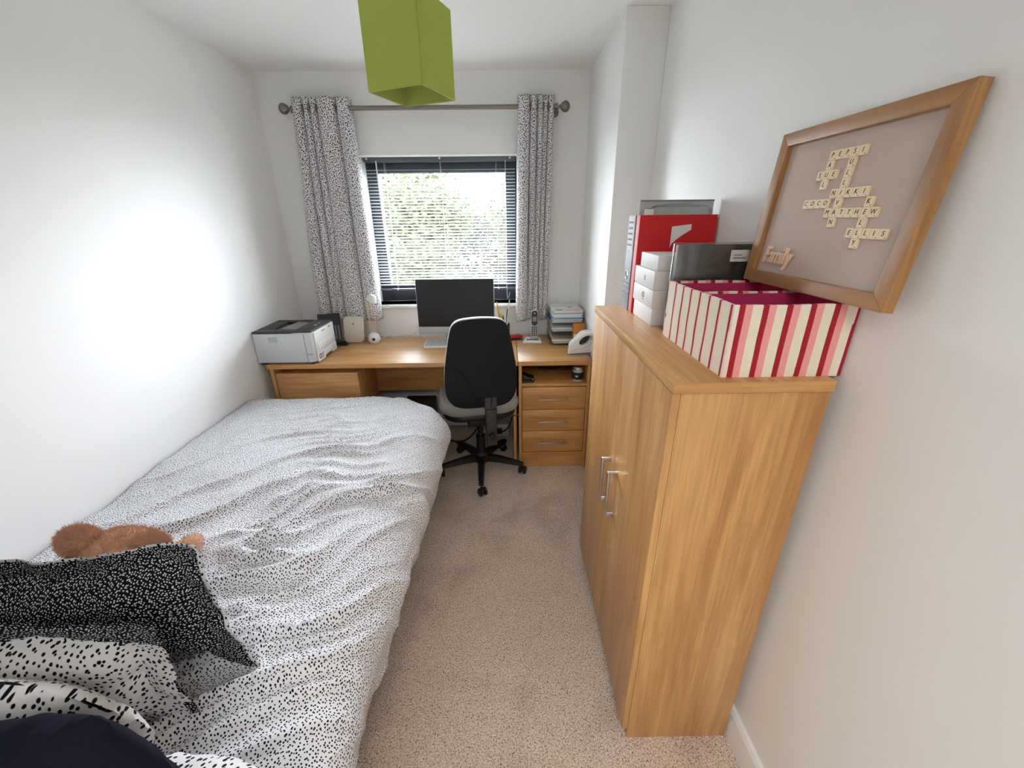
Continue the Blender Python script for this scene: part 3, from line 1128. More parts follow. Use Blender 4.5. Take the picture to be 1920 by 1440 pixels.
st = obj('sticker', MB().prism(rrect(0.07, 0.042, 0.004), 0, 0.0008, M=MF), LABELW, pr)
obj('sticker_logo', MB().tube([(0.013 * math.cos(a) - 0.017, 0.013 * math.sin(a), 0.001) for a in [2 * PI * k / 24 for k in range(24)]], 0.0028, 6, closed=True, M=MF), INKB, st)
lg = MB()
for q, (w_, zz) in enumerate(((0.026, 0.012), (0.026, 0.002), (0.026, -0.012))):
    lg.box(0.004, 0.004 + w_, zz - 0.002, zz + 0.002, 0.0008, 0.0014, M=MF)
obj('sticker_text', lg, INKB, st)
obj('maker_mark', B(px1 + 0.0035, px1 + 0.0048, py0 + 0.125, py0 + 0.175, pz1 - 0.033, pz1 - 0.027), INKG, pr)
obj('energy_mark', B(px1 + 0.0035, px1 + 0.0048, py1 - 0.075, py1 - 0.045, pz1 - 0.03, pz1 - 0.024), INKB, pr)

# ------------------------------------------------------------------ black angled device behind the printer
dp = thing('document_stand', (-1.165, 2.70, DZT), 'black angled desk stand with grey strips between printer and cream router', 'stand')
M = T(-1.185, 2.655, DZT + 0.012) @ rot('Z', 0.25) @ rot('X', -0.28)
obj('panel', B(-0.07, 0.07, -0.006, 0.006, 0.0, 0.195, bev=0.003, M=M), BLACKP, dp)
for k in range(2):
    obj('strip', B(0.03 + 0.02 * k, 0.041 + 0.02 * k, -0.016, -0.006, 0.02, 0.115, bev=0.003, M=M), MIDGREY, dp)
obj('foot', B(-1.235, -1.105, 2.62, 2.70, DZT, DZT + 0.014, bev=0.005), BLACKP, dp)
obj('cable', MB().tube(spline([(-1.11, 2.63, DZT + 0.006), (-1.085, 2.625, DZT + 0.006), (-1.08, 2.65, DZT + 0.006), (-1.11, 2.665, DZT + 0.006)], 6), 0.005, 8), BLACKP, dp)

# ------------------------------------------------------------------ cream router
ro = thing('router', (-1.068, 2.79, DZT), 'cream rounded upright router leaning on the left curtain', 'router')
M = T(-1.045, 2.712, DZT + 0.089) @ rot('Y', 0.06) @ rot('X', PI / 2 - 0.10)
obj('case', MB().prism(rrect(0.132, 0.176, 0.028), -0.014, 0.014, bev=0.006, seg=3, M=M), CREAM, ro)
obj('logo', MB().cyl((0, 0.04, 0.0138), (0, 0.04, 0.0146), 0.006, seg=14, M=M), INKG, ro)
obj('front_panel_line', MB().tube([(x * 0.86, y * 0.92 - 0.002, 0.0142) for x, y in rrect(0.135, 0.18, 0.028)], 0.0006, 5, closed=True, M=M), LGREY, ro)

# ------------------------------------------------------------------ small desk lamp
lp = thing('desk_lamp', (-0.908, 2.690, DZT), 'little white and copper desk lamp in front of left curtain', 'lamp')
obj('base', MB().lathe([(0, 0), (0.028, 0.0), (0.04, 0.014), (0.042, 0.032), (0.036, 0.052), (0.022, 0.066), (0, 0.068)], 24, T(-0.908, 2.690, DZT)), WHITEP, lp)
obj('switch', MB().cyl((-0.900, 2.647, DZT + 0.034), (-0.900, 2.652, DZT + 0.034), 0.010, seg=14), BLACKP, lp)
for s, dx in ((-1, -0.925), (1, -0.889)):
    obj('rod', MB().tube([(dx + s * 0.004, 2.693, DZT + 0.055), (dx - 0.002, 2.697, DZT + 0.16), (dx - 0.010, 2.702, DZT + 0.285)], 0.0035, 8), COPPER, lp)
obj('crossbar', MB().cyl((-0.929, 2.697, DZT + 0.138), (-0.889, 2.697, DZT + 0.138), 0.0045, seg=10), COPPER, lp)
obj('head', MB().lathe([(0, 0.042), (0.016, 0.038), (0.028, 0.024), (0.033, 0.004), (0.033, -0.004), (0.03, -0.004), (0.025, 0.018), (0, 0.034)], 24, T(-0.897, 2.700, DZT + 0.285) @ rot('Y', 0.45)), WHITEP, lp)
obj('bulb', MB().lathe([(0, -0.034), (0.008, -0.028), (0.01, -0.014), (0.006, 0.012), (0, 0.02)], 16, T(-0.897, 2.700, DZT + 0.285) @ rot('Y', 0.45)), CREAM, lp)
obj('cable', MB().tube(spline([(-0.89, 2.697, DZT + 0.012), (-0.84, 2.80, DZT + 0.02), (-0.78, 2.76, DZT + 0.006), (-0.70, 2.825, DZT + 0.005)], 6), 0.002, 6), CORD, lp)

# ------------------------------------------------------------------ monitor
mo = thing('computer_monitor', (-0.345, 2.74, DZT), 'slim black computer screen with silver chin behind the office chair', 'monitor')
MX0, MX1 = -0.605, -0.09
M = T((MX0 + MX1) / 2, 2.715, DZT) @ rot('Z', -0.02) @ rot('X', -0.05)
hw = (MX1 - MX0) / 2
obj('case', B(-hw - 0.004, hw + 0.004, 0.0, 0.024, 0.045, 0.415, bev=0.005, M=M), LGREY, mo)
obj('screen', B(-hw, hw, -0.002, 0.001, 0.098, 0.411, bev=0.001, M=M), SCREEN, mo)
obj('chin', B(-hw, hw, -0.003, 0.001, 0.05, 0.096, bev=0.001, M=M), LGREY, mo)
obj('stand_neck', B(-0.08, 0.08, 0.024, 0.036, 0.0, 0.22, bev=0.003, M=M), LGREY, mo)
obj('stand_foot', B((MX0 + MX1) / 2 - 0.095, (MX0 + MX1) / 2 + 0.095, 2.695, 2.80, DZT, DZT + 0.006, bev=0.002), LGREY, mo)

# ------------------------------------------------------------------ keyboard and bits
kb = thing('keyboard', (-0.38, 2.62, DZT), 'white computer keyboard showing left of the office chair', 'keyboard')
M = T(-0.335, 2.612, DZT) @ rot('Z', 0.03) @ rot('X', 0.05)
obj('base', B(-0.215, 0.215, -0.075, 0.075, 0.004, 0.018, bev=0.004, M=M), WHITEP, kb)
ky = MB()
for r_ in range(5):
    for c_ in range(16):
        ky.box(-0.205 + c_ * 0.0257, -0.205 + c_ * 0.0257 + 0.0225, -0.066 + r_ * 0.0265, -0.066 + r_ * 0.0265 + 0.023, 0.018, 0.024, M=M)
obj('keys', ky, LGREY, kb)['kind'] = 'stuff'
for a in (-0.2, 0.16):
    obj('foot', B(a, a + 0.04, 0.05, 0.07, -0.0025, 0.006, M=M), LGREY, kb)
obj('white_cable', MB().tube(spline([(-0.80, 2.81, DZT + 0.008), (-0.66, 2.80, DZT + 0.03), (-0.62, 2.77, DZT + 0.10), (-0.60, 2.75, DZT + 0.03), (-0.52, 2.72, DZT + 0.003), (-0.42, 2.735, DZT + 0.003)], 8), 0.0025, 6), CORD,
    label='thin white cable looping across the desk under the monitor', cat='cable')
cl = thing('gold_clip', (-0.385, 2.735, DZT), 'small gold bulldog clip propped under the monitor', 'clip')
obj('wing', MB().prism([(-0.022, 0), (0.022, 0), (0.016, 0.045), (-0.016, 0.045)], -0.006, 0.006, bev=0.002, M=T(-0.385, 2.665, DZT + 0.022) @ rot('Z', 0.5) @ rot('X', PI / 2 - 0.3)), PENO, cl)
obj('wire_loop', MB().tube([(-0.385 + 0.014 * math.cos(a), 2.66, DZT + 0.0165 + 0.014 * math.sin(a)) for a in [2 * PI * k / 16 for k in range(16)]], 0.0022, 6, closed=True), INK, cl)

# ------------------------------------------------------------------ pen pot (behind the monitor and chair)
pp = thing('pen_pot', (-0.02, 2.775, DZT), 'dark pen pot with pens beside the right of the monitor', 'pen pot')
obj('pot', MB().lathe([(0, 0), (0.036, 0), (0.038, 0.1), (0.034, 0.1), (0.032, 0.006), (0, 0.006)], 24, T(-0.022, 2.775, DZT)), BLACKP, pp)
for a, b_, ln, r_, m_ in (((-0.03, 2.78), (-0.052, 2.79), 0.17, 0.006, PENG), ((-0.04, 2.77), (-0.07, 2.78), 0.25, 0.006, PENO), ((-0.012, 2.77), (0.016, 2.775), 0.265, 0.005, WHITEP), ((-0.008, 2.78), (0.0, 2.79), 0.2, 0.005, BLACKP), ((-0.02, 2.765), (-0.03, 2.76), 0.16, 0.005, INK), ((-0.03, 2.765), (-0.04, 2.758), 0.175, 0.005, PENG)):
    pt = thing('pen', (*a, DZT + 0.01), {PENG: 'yellow-green highlighter in the pen pot', PENO: 'orange pencil in the pen pot', WHITEP: 'long white stick in the pen pot', BLACKP: 'black pen in the pen pot', INK: 'short dark pen in the pen pot'}[m_] if not (m_ == PENG and ln > 0.172) else 'front yellow-green highlighter in the pen pot', 'pen', 'pens in the pen pot')
    p0 = Vector((*a, DZT + 0.012))
    p1 = Vector((*b_, DZT + ln))
    obj('barrel', MB().cyl(p0, p0.lerp(p1, 0.82), r_, seg=10), m_, pt)
    obj('cap', MB().cyl(p0.lerp(p1, 0.82), p1, r_ * 0.95, r_ * 0.6, seg=10), m_, pt)

# ------------------------------------------------------------------ red stapler
sp_ = thing('stapler', (0.045, 2.72, DZT), 'red stapler lying beside the cordless phone', 'stapler')
M = T(0.045, 2.715, DZT) @ rot('Z', 0.25)
obj('base', B(-0.06, 0.06, -0.014, 0.014, 0, 0.008, bev=0.003, M=M), BLACKP, sp_)
obj('arm', MB().prism([(-0.06, 0.012), (0.06, 0.012), (0.058, 0.026), (0.03, 0.036), (-0.03, 0.034), (-0.06, 0.024)], -0.014, 0.014, bev=0.005, M=M @ rot('X', PI / 2)), REDP, sp_)
obj('hinge', MB().cyl((0.05, -0.013, 0.01), (0.05, 0.013, 0.01), 0.006, seg=12, M=M), STEEL, sp_)

# ------------------------------------------------------------------ cordless phone
ph = thing('cordless_phone', (0.172, 2.69, DZT), 'silver and black cordless phone standing on its charging base', 'phone')
M = T(0.170, 2.665, DZT) @ rot('Z', -0.12)
obj('base', MB().prism([(-0.062, -0.055), (0.062, -0.055), (0.05, 0.055), (-0.05, 0.055)], 0, 0.02, bev=0.007, seg=3, M=M @ rot('X', 0.0)), WHITEP, ph)
pb = obj('base_panel', B(-0.04, 0.04, -0.04, 0.0, 0.0195, 0.0225, bev=0.001, M=M), DGREY, ph)
for k in range(3):
    obj('base_key', B(-0.034 + 0.026 * k, -0.016 + 0.026 * k, -0.03, -0.014, 0.0222, 0.0245, bev=0.001, M=M), LGREY, pb)
Mh = M @ T(0.01, 0.018, 0.018) @ rot('X', -0.14)
hs = obj('handset', MB().prism(rrect(0.05, 0.195, 0.022, cy=0.0975), -0.012, 0.012, bev=0.005, seg=3, M=Mh @ rot('X', PI / 2)), LGREY, ph)
obj('black_face', MB().prism(rrect(0.04, 0.1, 0.018, cy=0.137), -0.001, 0.001, M=Mh @ T(0, -0.0122, 0) @ rot('X', PI / 2)), BLACKP, hs)
obj('display', B(-0.013, 0.013, -0.0145, -0.013, 0.115, 0.145, M=Mh), MIDGREY, hs)
obj('call_light', MB().cyl((0, -0.0150, 0.17), (0, -0.013, 0.17), 0.004, seg=12, M=Mh), WHITEP, hs)
for r_ in range(5):
    for c_ in range(3):
        obj('key', B(-0.019 + 0.0135 * c_, -0.0085 + 0.0135 * c_, -0.0140, -0.0115, 0.018 + 0.0135 * r_, 0.028 + 0.0135 * r_, bev=0.001, seg=1, M=Mh), DGREY, hs)

# ------------------------------------------------------------------ letter trays with paper
lt = thing('letter_tray', (0.38, 2.71, DZT), 'three-tier clear plastic letter tray stacked with papers', 'letter tray')
TX0, TX1, TY0, TY1 = 0.281, 0.495, 2.575, 2.845
for k in range(3):
    zt = DZT + 0.012 + 0.068 * k
    t = MB()
    t.box(TX0, TX1, TY0, TY1, zt, zt + 0.003)
    for a, b_ in ((TX0, TX0 + 0.003), (TX1 - 0.003, TX1)):
        t.box(a, b_, TY0, TY1, zt + 0.003, zt + 0.032)
    t.box(TX0 + 0.003, TX1 - 0.003, TY1 - 0.003, TY1, zt + 0.003, zt + 0.032)
    t.box(TX0 + 0.003, TX0 + 0.07, TY0, TY0 + 0.003, zt + 0.003, zt + 0.02)
    t.box(TX1 - 0.07, TX1 - 0.003, TY0, TY0 + 0.003, zt + 0.003, zt + 0.02)
    o = obj('tray', t, CLEAR, lt)
    for a in (TX0 + 0.002, TX1 - 0.010):
        for b_ in (TY0 + 0.004, TY1 - 0.012):
            z_lo = DZT if k == 0 else DZT + 0.012 + 0.068 * (k - 1) + 0.032
            obj('support_post', B(a, a + 0.008, b_, b_ + 0.008, z_lo, zt), CLEAR, o)
rnd = random.Random(5)
stacks = [(0, 'papers with a cream envelope in the bottom tray', [PAPER, PAPERG, PAPER, PAPER, PAPERY]),
          (1, 'papers and a green card in the middle tray', [PAPERDG, PAPER, PAPERG, PAPER, PAPERG, PAPER]),
          (2, 'tall pile of letters in the top tray', [PAPER, PAPERG, PAPER, PAPERB, PAPER, PAPER, PAPER, PAPERG, PAPER])]
for k, lab, ms in stacks:
    zt = DZT + 0.012 + 0.068 * k + 0.0035
    ps = thing('paper_pile', (0.378, 2.70, zt), lab, 'papers', 'papers in the letter trays')
    zz = zt
    for q, m_ in enumerate(ms):
        th = rnd.uniform(0.003, 0.0055) if k < 2 else rnd.uniform(0.005, 0.0085)
        M = T(0.388 + rnd.uniform(-0.004, 0.004), 2.70 - rnd.uniform(0.0, 0.02), zz) @ rot('Z', rnd.uniform(-0.045, 0.045))
        obj('sheet', B(-0.094, 0.094, -0.12, 0.12, 0, th, M=M), m_, ps)
        zz += th + 0.001
    if k == 2:
        M = T(0.388, 2.70, zz)
        obj('sheet', B(-0.1, 0.1, -0.115, 0.125, 0.0, 0.001, M=M @ rot('Z', 0.05)), PAPER, ps)
        for (a, b_, c_, d_), m_ in (((-0.075, -0.03, -0.085, -0.06), INKG), ((-0.02, 0.08, -0.10, -0.085), PINKSP), ((0.02, 0.04, 0.0, 0.02), INKG), ((-0.08, 0.06, 0.045, 0.049), INKG)):
            obj('print', B(a, b_, c_, d_, 0.001, 0.0016, M=M @ rot('Z', 0.05)), m_, ps)
ob = thing('orange_box', (0.462, 2.555, DZT), 'small orange cardboard box behind the white iron', 'box')
M = T(0.455, 2.53, DZT) @ rot('Z', 0.06)
obj('carton', B(-0.035, 0.035, -0.02, 0.02, 0, 0.155, bev=0.002, M=M), ORANGE, ob)
obj('label', B(-0.035, 0.035, -0.0208, -0.0195, 0.02, 0.09, M=M), PAPERY, ob)

# ------------------------------------------------------------------ white iron
ir = thing('iron', (0.435, 2.39, DZT), 'small white clothes iron with looped handle on the right desk corner', 'iron')


def ring_prism(outer, hole, hw_out, M):
    """solid slab with one hole; outer and hole have the same number of points"""
    t = bmesh.new()
    n = len(outer)
    L = []
    for z_, sc in ((-hw_out, 0.93), (-hw_out * 0.6, 1.0), (hw_out * 0.6, 1.0), (hw_out, 0.93)):
        cx = sum(p[0] for p in outer) / n
        cy = sum(p[1] for p in outer) / n
        L.append([t.verts.new((cx + (x - cx) * sc, cy + (y - cy) * sc, z_ * (0.35 + 0.65 * min(1, x / 0.12)))) for x, y in outer])
    Hh = [[t.verts.new((x, y, z_ * (0.35 + 0.65 * min(1, x / 0.12)))) for x, y in hole] for z_ in (-hw_out, hw_out)]
    for a, b_ in zip(L, L[1:]):
        for k in range(n):
            t.faces.new((a[k], a[(k + 1) % n], b_[(k + 1) % n], b_[k]))
    for k in range(n):
        k2 = (k + 1) % n
        t.faces.new((L[0][k], L[0][k2], Hh[0][k2], Hh[0][k]))
        t.faces.new((L[-1][k], L[-1][k2], Hh[1][k2], Hh[1][k]))
        t.faces.new((Hh[0][k], Hh[0][k2], Hh[1][k2], Hh[1][k]))
    bmesh.ops.recalc_face_normals(t, faces=t.faces)
    m = MB()
    m.take(t, M)
    return m


def resample(pts, n):
    P = [Vector((x, y, 0)) for x, y in pts]
    P.append(P[0])
    d = [0]
    for a, b_ in zip(P, P[1:]):
        d.append(d[-1] + (b_ - a).length)
    out = []
    for k in range(n):
        s = d[-1] * k / n
        for q in range(len(P) - 1):
            if d[q] <= s <= d[q + 1]:
                f = (s - d[q]) / max(1e-9, d[q + 1] - d[q])
                p = P[q].lerp(P[q + 1], f)
                out.append((p.x, p.y))
                break
    return out


outer = resample([(0.155, 0.006), (0.165, 0.06), (0.16, 0.115), (0.135, 0.14), (0.10, 0.138), (0.07, 0.12), (0.045, 0.10), (0.02, 0.086), (0.004, 0.07), (0.0, 0.006)], 40)
hc = (0.098, 0.088)
hole = []
for x, y in outer:
    a = math.atan2(y - hc[1], x - hc[0])
    hole.append((hc[0] + 0.040 * math.cos(a), hc[1] + 0.027 * math.sin(a) + 0.3 * 0.040 * math.cos(a)))
M = T(0.366, 2.345, DZT) @ rot('Z', 0.36) @ rot('X', PI / 2)
obj('handle_hole_shade', MB().prism(hole, -0.006, 0.006, M=M @ T(0, 0.006, 0)), DGREY, ir)  # dark plate added in the open handle hole, stands in for shade
obj('shell', ring_prism(outer, hole, 0.036, M @ T(0, 0.006, 0)), WHITEP, ir, sharp=0.9)
obj('soleplate', MB().prism([(0.0, 0.006), (0.0, -0.006), (0.04, -0.026), (0.16, -0.036), (0.16, 0.036), (0.04, 0.026)], 0, 0.008, bev=0.001, M=T(0.366, 2.345, DZT) @ rot('Z', 0.36)), STEEL, ir)
obj('trim_line', MB().tube(spline([(0.006, 0.03, 0.0155), (0.06, 0.042, 0.026), (0.12, 0.065, 0.0355), (0.158, 0.10, 0.0355)], 5), 0.0022, 6, M=M), LGREY, ir)

# ------------------------------------------------------------------ things on the pedestal shelf
jr = thing('jar', (0.425, 2.315, 0.585), 'small black-labelled jar with silver lid on the pedestal shelf', 'jar')
JX, JY = 0.425, 2.315
obj('glass_body', MB().lathe([(0, 0), (0.03, 0), (0.033, 0.005), (0.033, 0.062), (0.028, 0.07), (0, 0.07)], 28, T(JX, JY, 0.585)), LGREY, jr)
jl = obj('label', MB().lathe([(0.0335, 0.012), (0.0337, 0.012), (0.0337, 0.056), (0.0335, 0.056)], 28, T(JX, JY, 0.585)), BLACKP, jr)
tx = MB()
for k in range(3):
    a = -PI / 2 - 0.5 + 0.16 * k
    tx.box(-0.002, 0.002, -0.0345, -0.0335, 0.028, 0.040 - 0.004 * (k % 2), M=T(JX, JY, 0.585) @ rot('Z', a + PI / 2))
obj('label_print', tx, LABELW, jl)
obj('lid', MB().lathe([(0, 0.088), (0.029, 0.088), (0.0305, 0.085), (0.0305, 0.07), (0, 0.07)], 28, T(JX, JY, 0.585)), STEEL, jr)
hp = thing('hole_punch', (0.125, 2.31, 0.585), 'black hole punch at the left of the pedestal shelf', 'hole punch')
obj('base', B(0.085, 0.155, 2.275, 2.345, 0.585, 0.598, bev=0.003), BLACKP, hp)
obj('lever', MB().prism([(0, 0.012), (0.07, 0.018), (0.07, 0.028), (0.035, 0.034), (0.0, 0.055)], -0.03, 0.03, bev=0.003, M=T(0.085, 2.31, 0.585) @ rot('X', PI / 2)), BLACKP, hp)
obj('pin', MB().cyl((0.146, 2.276, 0.61), (0.146, 2.270, 0.61), 0.004, seg=10), CHROME, hp)
bg_ = thing('black_case', (0.27, 2.55, 0.585), 'black zipped pouch at the back of the pedestal shelf', 'pouch')
obj('pouch', MB().ball((0.27, 2.56, 0.62), (0.15, 0.10, 0.035), 24), BLACKP, bg_)
obj('zip', MB().tube([(0.27 + 0.15 * math.cos(a), 2.56 + 0.10 * math.sin(a), 0.622) for a in [PI + PI * k / 20 for k in range(21)]], 0.003, 6), DGREY, bg_)

# ------------------------------------------------------------------ under the desk
pc = thing('computer_tower', (-0.60, 2.46, 0), 'black computer tower standing under the desk', 'computer')
obj('case', B(-0.70, -0.50, 2.36, 2.59, 0.012, 0.375, bev=0.006), BLACKP, pc)
obj('front_panel', B(-0.695, -0.505, 2.348, 2.36, 0.02, 0.37, bev=0.004), BLACKG, pc)
obj('drive_bay', B(-0.68, -0.52, 2.344, 2.35, 0.29, 0.33, bev=0.002), DGREY, pc)
for a in (-0.69, -0.54):
    for b_ in (2.37, 2.55):
        obj('foot', B(a, a + 0.03, b_, b_ + 0.03, 0, 0.014), BLACKP, pc)
ex = thing('socket_strip', (-0.06, 2.70, 0), 'grey extension socket block behind the office chair', 'extension lead')
obj('block', B(-0.15, 0.0, 2.66, 2.73, 0.0, 0.10, bev=0.008), LGREY, ex)
obj('plug', B(-0.10, -0.05, 2.64, 2.66, 0.03, 0.075, bev=0.006), BLACKP, ex)
obj('lead', MB().tube(spline([(-0.075, 2.64, 0.05), (-0.02, 2.60, 0.09), (0.02, 2.64, 0.16), (0.015, 2.75, 0.30), (0.0, 2.83, 0.5)], 8), 0.005, 8), BLACKP, ex)
obj('black_cable', MB().tube(spline([(-0.49, 2.52, 0.25), (-0.44, 2.50, 0.10), (-0.38, 2.52, 0.045), (-0.30, 2.56, 0.04), (-0.22, 2.60, 0.12), (-0.18, 2.65, 0.22), (-0.12, 2.72, 0.20)], 8), 0.006, 8), BLACKP, label='tangled black cable sagging behind the chair under the desk', cat='cable')

# ================================================================== OFFICE CHAIR
CH = T(-0.18, 2.245, 0) @ rot('Z', 0.17)
ch = thing('office_chair', (-0.18, 2.245, 0), 'charcoal swivel office chair with grey seat pushed up to the desk', 'office chair')


def back_outline(grow=0.0, n=64):
    """closed outline of the backrest in x/z"""
    pts = [(0.0, 0.0), (0.10, 0.0), (0.155, 0.018), (0.186, 0.06), (0.198, 0.12), (0.196, 0.19), (0.186, 0.27), (0.172, 0.35), (0.157, 0.42), (0.14, 0.468), (0.105, 0.494), (0.05, 0.503)]
    full = pts + [(-x, z_) for x, z_ in reversed(pts) if x > 0]
    full.insert(len(pts), (0.0, 0.505))
    P = spline([(x, 0, z_) for x, z_ in full] + [(0.0, 0, 0.0)], 4)[:-1]
    c = Vector((0, 0, 0.25))
    return [(p - c) * (1 + grow / 0.2) + c for p in P]


def back_shell(y_edge, y_mid, thick, grow, mat, name):
    out = back_outline(grow)
    n = len(out)
    t = bmesh.new()
    rings = []
    R = [1.0, 0.985, 0.95, 0.85, 0.65, 0.4, 0.18]
    c = Vector((0, 0, 0.25))

    def yy(r):
        return y_edge + (y_mid - y_edge) * (1 - r ** 5)

    def curve(x, z_):
        return 0.55 * x * x + 0.10 * (z_ - 0.18) ** 2
    for side in (1, -1):
        rr = []
        for r in R:
            rr.append([t.verts.new((c.x + (p.x - c.x) * r, (yy(r) if side == 1 else y_edge + thick * (1 if r < 0.99 else 0.6)) + curve((p.x - c.x) * r, (p.z - c.z) * r + c.z), c.z + (p.z - c.z) * r)) for p in out])
        for a, b_ in zip(rr, rr[1:]):
            for k in range(n):
                t.faces.new((a[k], a[(k + 1) % n], b_[(k + 1) % n], b_[k]))
        t.faces.new(rr[-1])
        rings.append(rr[0])
    for k in range(n):
        t.faces.new((rings[0][k], rings[0][(k + 1) % n], rings[1][(k + 1) % n], rings[1][k]))
    bmesh.ops.recalc_face_normals(t, faces=t.faces)
    m = MB()
    m.take(t, CH @ T(0, -0.205, 0.533) @ rot('X', 0.05))
    return obj(name, m, mat, ch, sharp=1.0)


bs = back_shell(0.0, -0.022, 0.012, 0.0, CHAIRBK, 'back_shell')
back_shell(0.0125, 0.0125, 0.04, 0.001, CHAIRRIM, 'back_cushion')
for s in (-1, 1):
    pts = spline([(s * 0.188, -0.004, 0.26), (s * 0.15, -0.018, 0.255), (s * 0.10, -0.022, 0.215), (s * 0.06, -0.022, 0.13), (s * 0.045, -0.021, 0.015)], 6)
    pts = [(p.x, p.y + 0.55 * p.x ** 2 + 0.10 * (p.z - 0.18) ** 2, p.z) for p in pts]
    obj('seam', MB().tube(pts, 0.0038, 8, M=CH @ T(0, -0.205, 0.533) @ rot('X', 0.05)), CHAIRBK, bs)
seat_o = rrect(0.48, 0.44, 0.13, 8)
obj('seat_cushion', MB().prism(seat_o, 0.445, 0.512, bev=0.028, seg=4, M=CH @ T(0, 0.075, 0)), CHAIRGY, ch)
obj('seat_pan', MB().prism(rrect(0.44, 0.40, 0.12, 8), 0.405, 0.447, bev=0.012, seg=2, M=CH @ T(0, 0.075, 0)), BLACKP, ch)
sb = MB().box(0.012, 0.078, -0.225, -0.208, 0.40, 0.60, bev=0.006, M=CH)
sb.box(0.015, 0.075, -0.235, -0.225, 0.30, 0.53, bev=0.008, M=CH)
sb.box(0.018, 0.072, -0.215, 0.02, 0.385, 0.405, bev=0.005, M=CH)
obj('back_bar', sb, DGREY, ch)
obj('adjuster_knob', MB().cyl((0.045, -0.262, 0.37), (0.045, -0.235, 0.37), 0.018, seg=16, M=CH), BLACKP, ch)
obj('mechanism', B(-0.08, 0.08, -0.09, 0.12, 0.355, 0.404, bev=0.01, M=CH), BLACKP, ch)
obj('height_lever', MB().tube(spline([(0.07, 0.0, 0.37), (0.16, -0.01, 0.365), (0.24, -0.02, 0.375)], 5), 0.006, 8, M=CH), BLACKP, ch)
obj('gas_column', MB().cyl((0, 0, 0.24), (0, 0, 0.36), 0.016, seg=18, M=CH).cyl((0, 0, 0.07), (0, 0, 0.25), 0.028, seg=20, M=CH), BLACKP, ch)
obj('base_hub', MB().lathe([(0, 0.06), (0.04, 0.06), (0.05, 0.075), (0.045, 0.12), (0.03, 0.135), (0, 0.135)], 24, CH), BLACKP, ch)
for k in range(5):
    A = CH @ rot('Z', math.radians(-97 + 72 * k))
    o = MB()
    sec = []
    for x, w_, z_, h_ in ((0.03, 0.024, 0.118, 0.045), (0.13, 0.021, 0.112, 0.036), (0.24, 0.017, 0.095, 0.026), (0.275, 0.015, 0.086, 0.022)):
        sec.append((x, w_, z_, h_))
    t = bmesh.new()
    rr = [[t.verts.new((x, a * w_, z_ - b_ * h_)) for a, b_ in ((-1, 1), (1, 1), (0.75, 0.1), (0.4, 0), (-0.4, 0), (-0.75, 0.1))] for x, w_, z_, h_ in sec]
    for a, b_ in zip(rr, rr[1:]):
        for q in range(6):
            t.faces.new((a[q], a[(q + 1) % 6], b_[(q + 1) % 6], b_[q]))
    t.faces.new(rr[0])
    t.faces.new(rr[-1])
    bmesh.ops.recalc_face_normals(t, faces=t.faces)
    o.take(t, A)
    arm = obj('base_arm', o, BLACKP, ch)
    cz = MB()
    Cm = A @ T(0.268, 0, 0) @ rot('Z', 0.5 + k)
    cz.cyl((0, 0, 0.05), (0, 0, 0.085), 0.006, seg=10, M=Cm)
    for s in (-1, 1):
        cz.lathe([(0, -0.009), (0.02, -0.009), (0.025, -0.005), (0.025, 0.005), (0.02, 0.009), (0, 0.009)], 20, Cm @ T(0.012, s * 0.015, 0.025) @ rot('X', PI / 2))
    cz.box(-0.008, 0.026, -0.006, 0.006, 0.024, 0.052, bev=0.003, M=Cm)
    obj('castor', cz, BLACKP, arm)

# ================================================================== CUPBOARD
CX0, CX1, CY0, CY1, CZT = 0.334, 0.659, 0.752, 1.522, 1.1985
cu = thing('cupboard', (0.50, 1.137, 0), 'tall oak-effect two-door cupboard against the right wall', 'cupboard')
obj('top', B(CX0 - 0.002, CX1, CY0 - 0.006, CY1 + 0.006, CZT - 0.024, CZT, bev=0.0015), WY, cu)
obj('edge_band', B(CX0 - 0.002, CX1, CY0 - 0.0068, CY0 - 0.0061, CZT - 0.0235, CZT - 0.0005), WX, cu)
obj('side_panel', B(CX0 + 0.0182, CX1, CY0, CY0 + 0.018, 0, CZT - 0.024, bev=0.001), WZ, cu)
obj('side_panel', B(CX0 + 0.0182, CX1, CY1 - 0.018, CY1, 0, CZT - 0.024, bev=0.001), WZ, cu)
obj('back_panel', B(CX1 - 0.006, CX1 - 0.001, CY0 + 0.018, CY1 - 0.018, 0.05, CZT - 0.024), WZ, cu)
obj('plinth', B(CX0 + 0.045, CX0 + 0.061, CY0 + 0.018, CY1 - 0.018, 0, 0.06), WY, cu)
obj('bottom_shelf', B(CX0 + 0.022, CX1 - 0.006, CY0 + 0.018, CY1 - 0.018, 0.06, 0.078), WY, cu)
CM = 1.10
for (a, b_, hy) in ((CY0 + 0.001, CM - 0.0015, CM - 0.042), (CM + 0.0015, CY1 - 0.001, CM + 0.04)):
    d = obj('door', B(CX0, CX0 + 0.018, a, b_, 0.045, CZT - 0.027, bev=0.0015), WZ, cu)
    h = MB().box(CX0 - 0.030, CX0 - 0.022, hy - 0.008, hy + 0.008, 0.606, 0.774, bev=0.002)
    h.box(CX0 - 0.024, CX0 + 0.002, hy - 0.006, hy + 0.006, 0.764, 0.774, bev=0.001)
    h.box(CX0 - 0.024, CX0 + 0.002, hy - 0.006, hy + 0.006, 0.606, 0.616, bev=0.001)
    obj('handle', h, STEEL, d)

# ------------------------------------------------------------------ striped basket
BX0, BX1, BY0, BY1, BZ0, BZ1 = 0.438, 0.684, 0.772, 1.108, CZT, 1.347
bk = thing('striped_basket', (0.56, 0.94, CZT), 'red, pink and cream striped fabric storage box with magenta lining', 'storage box')


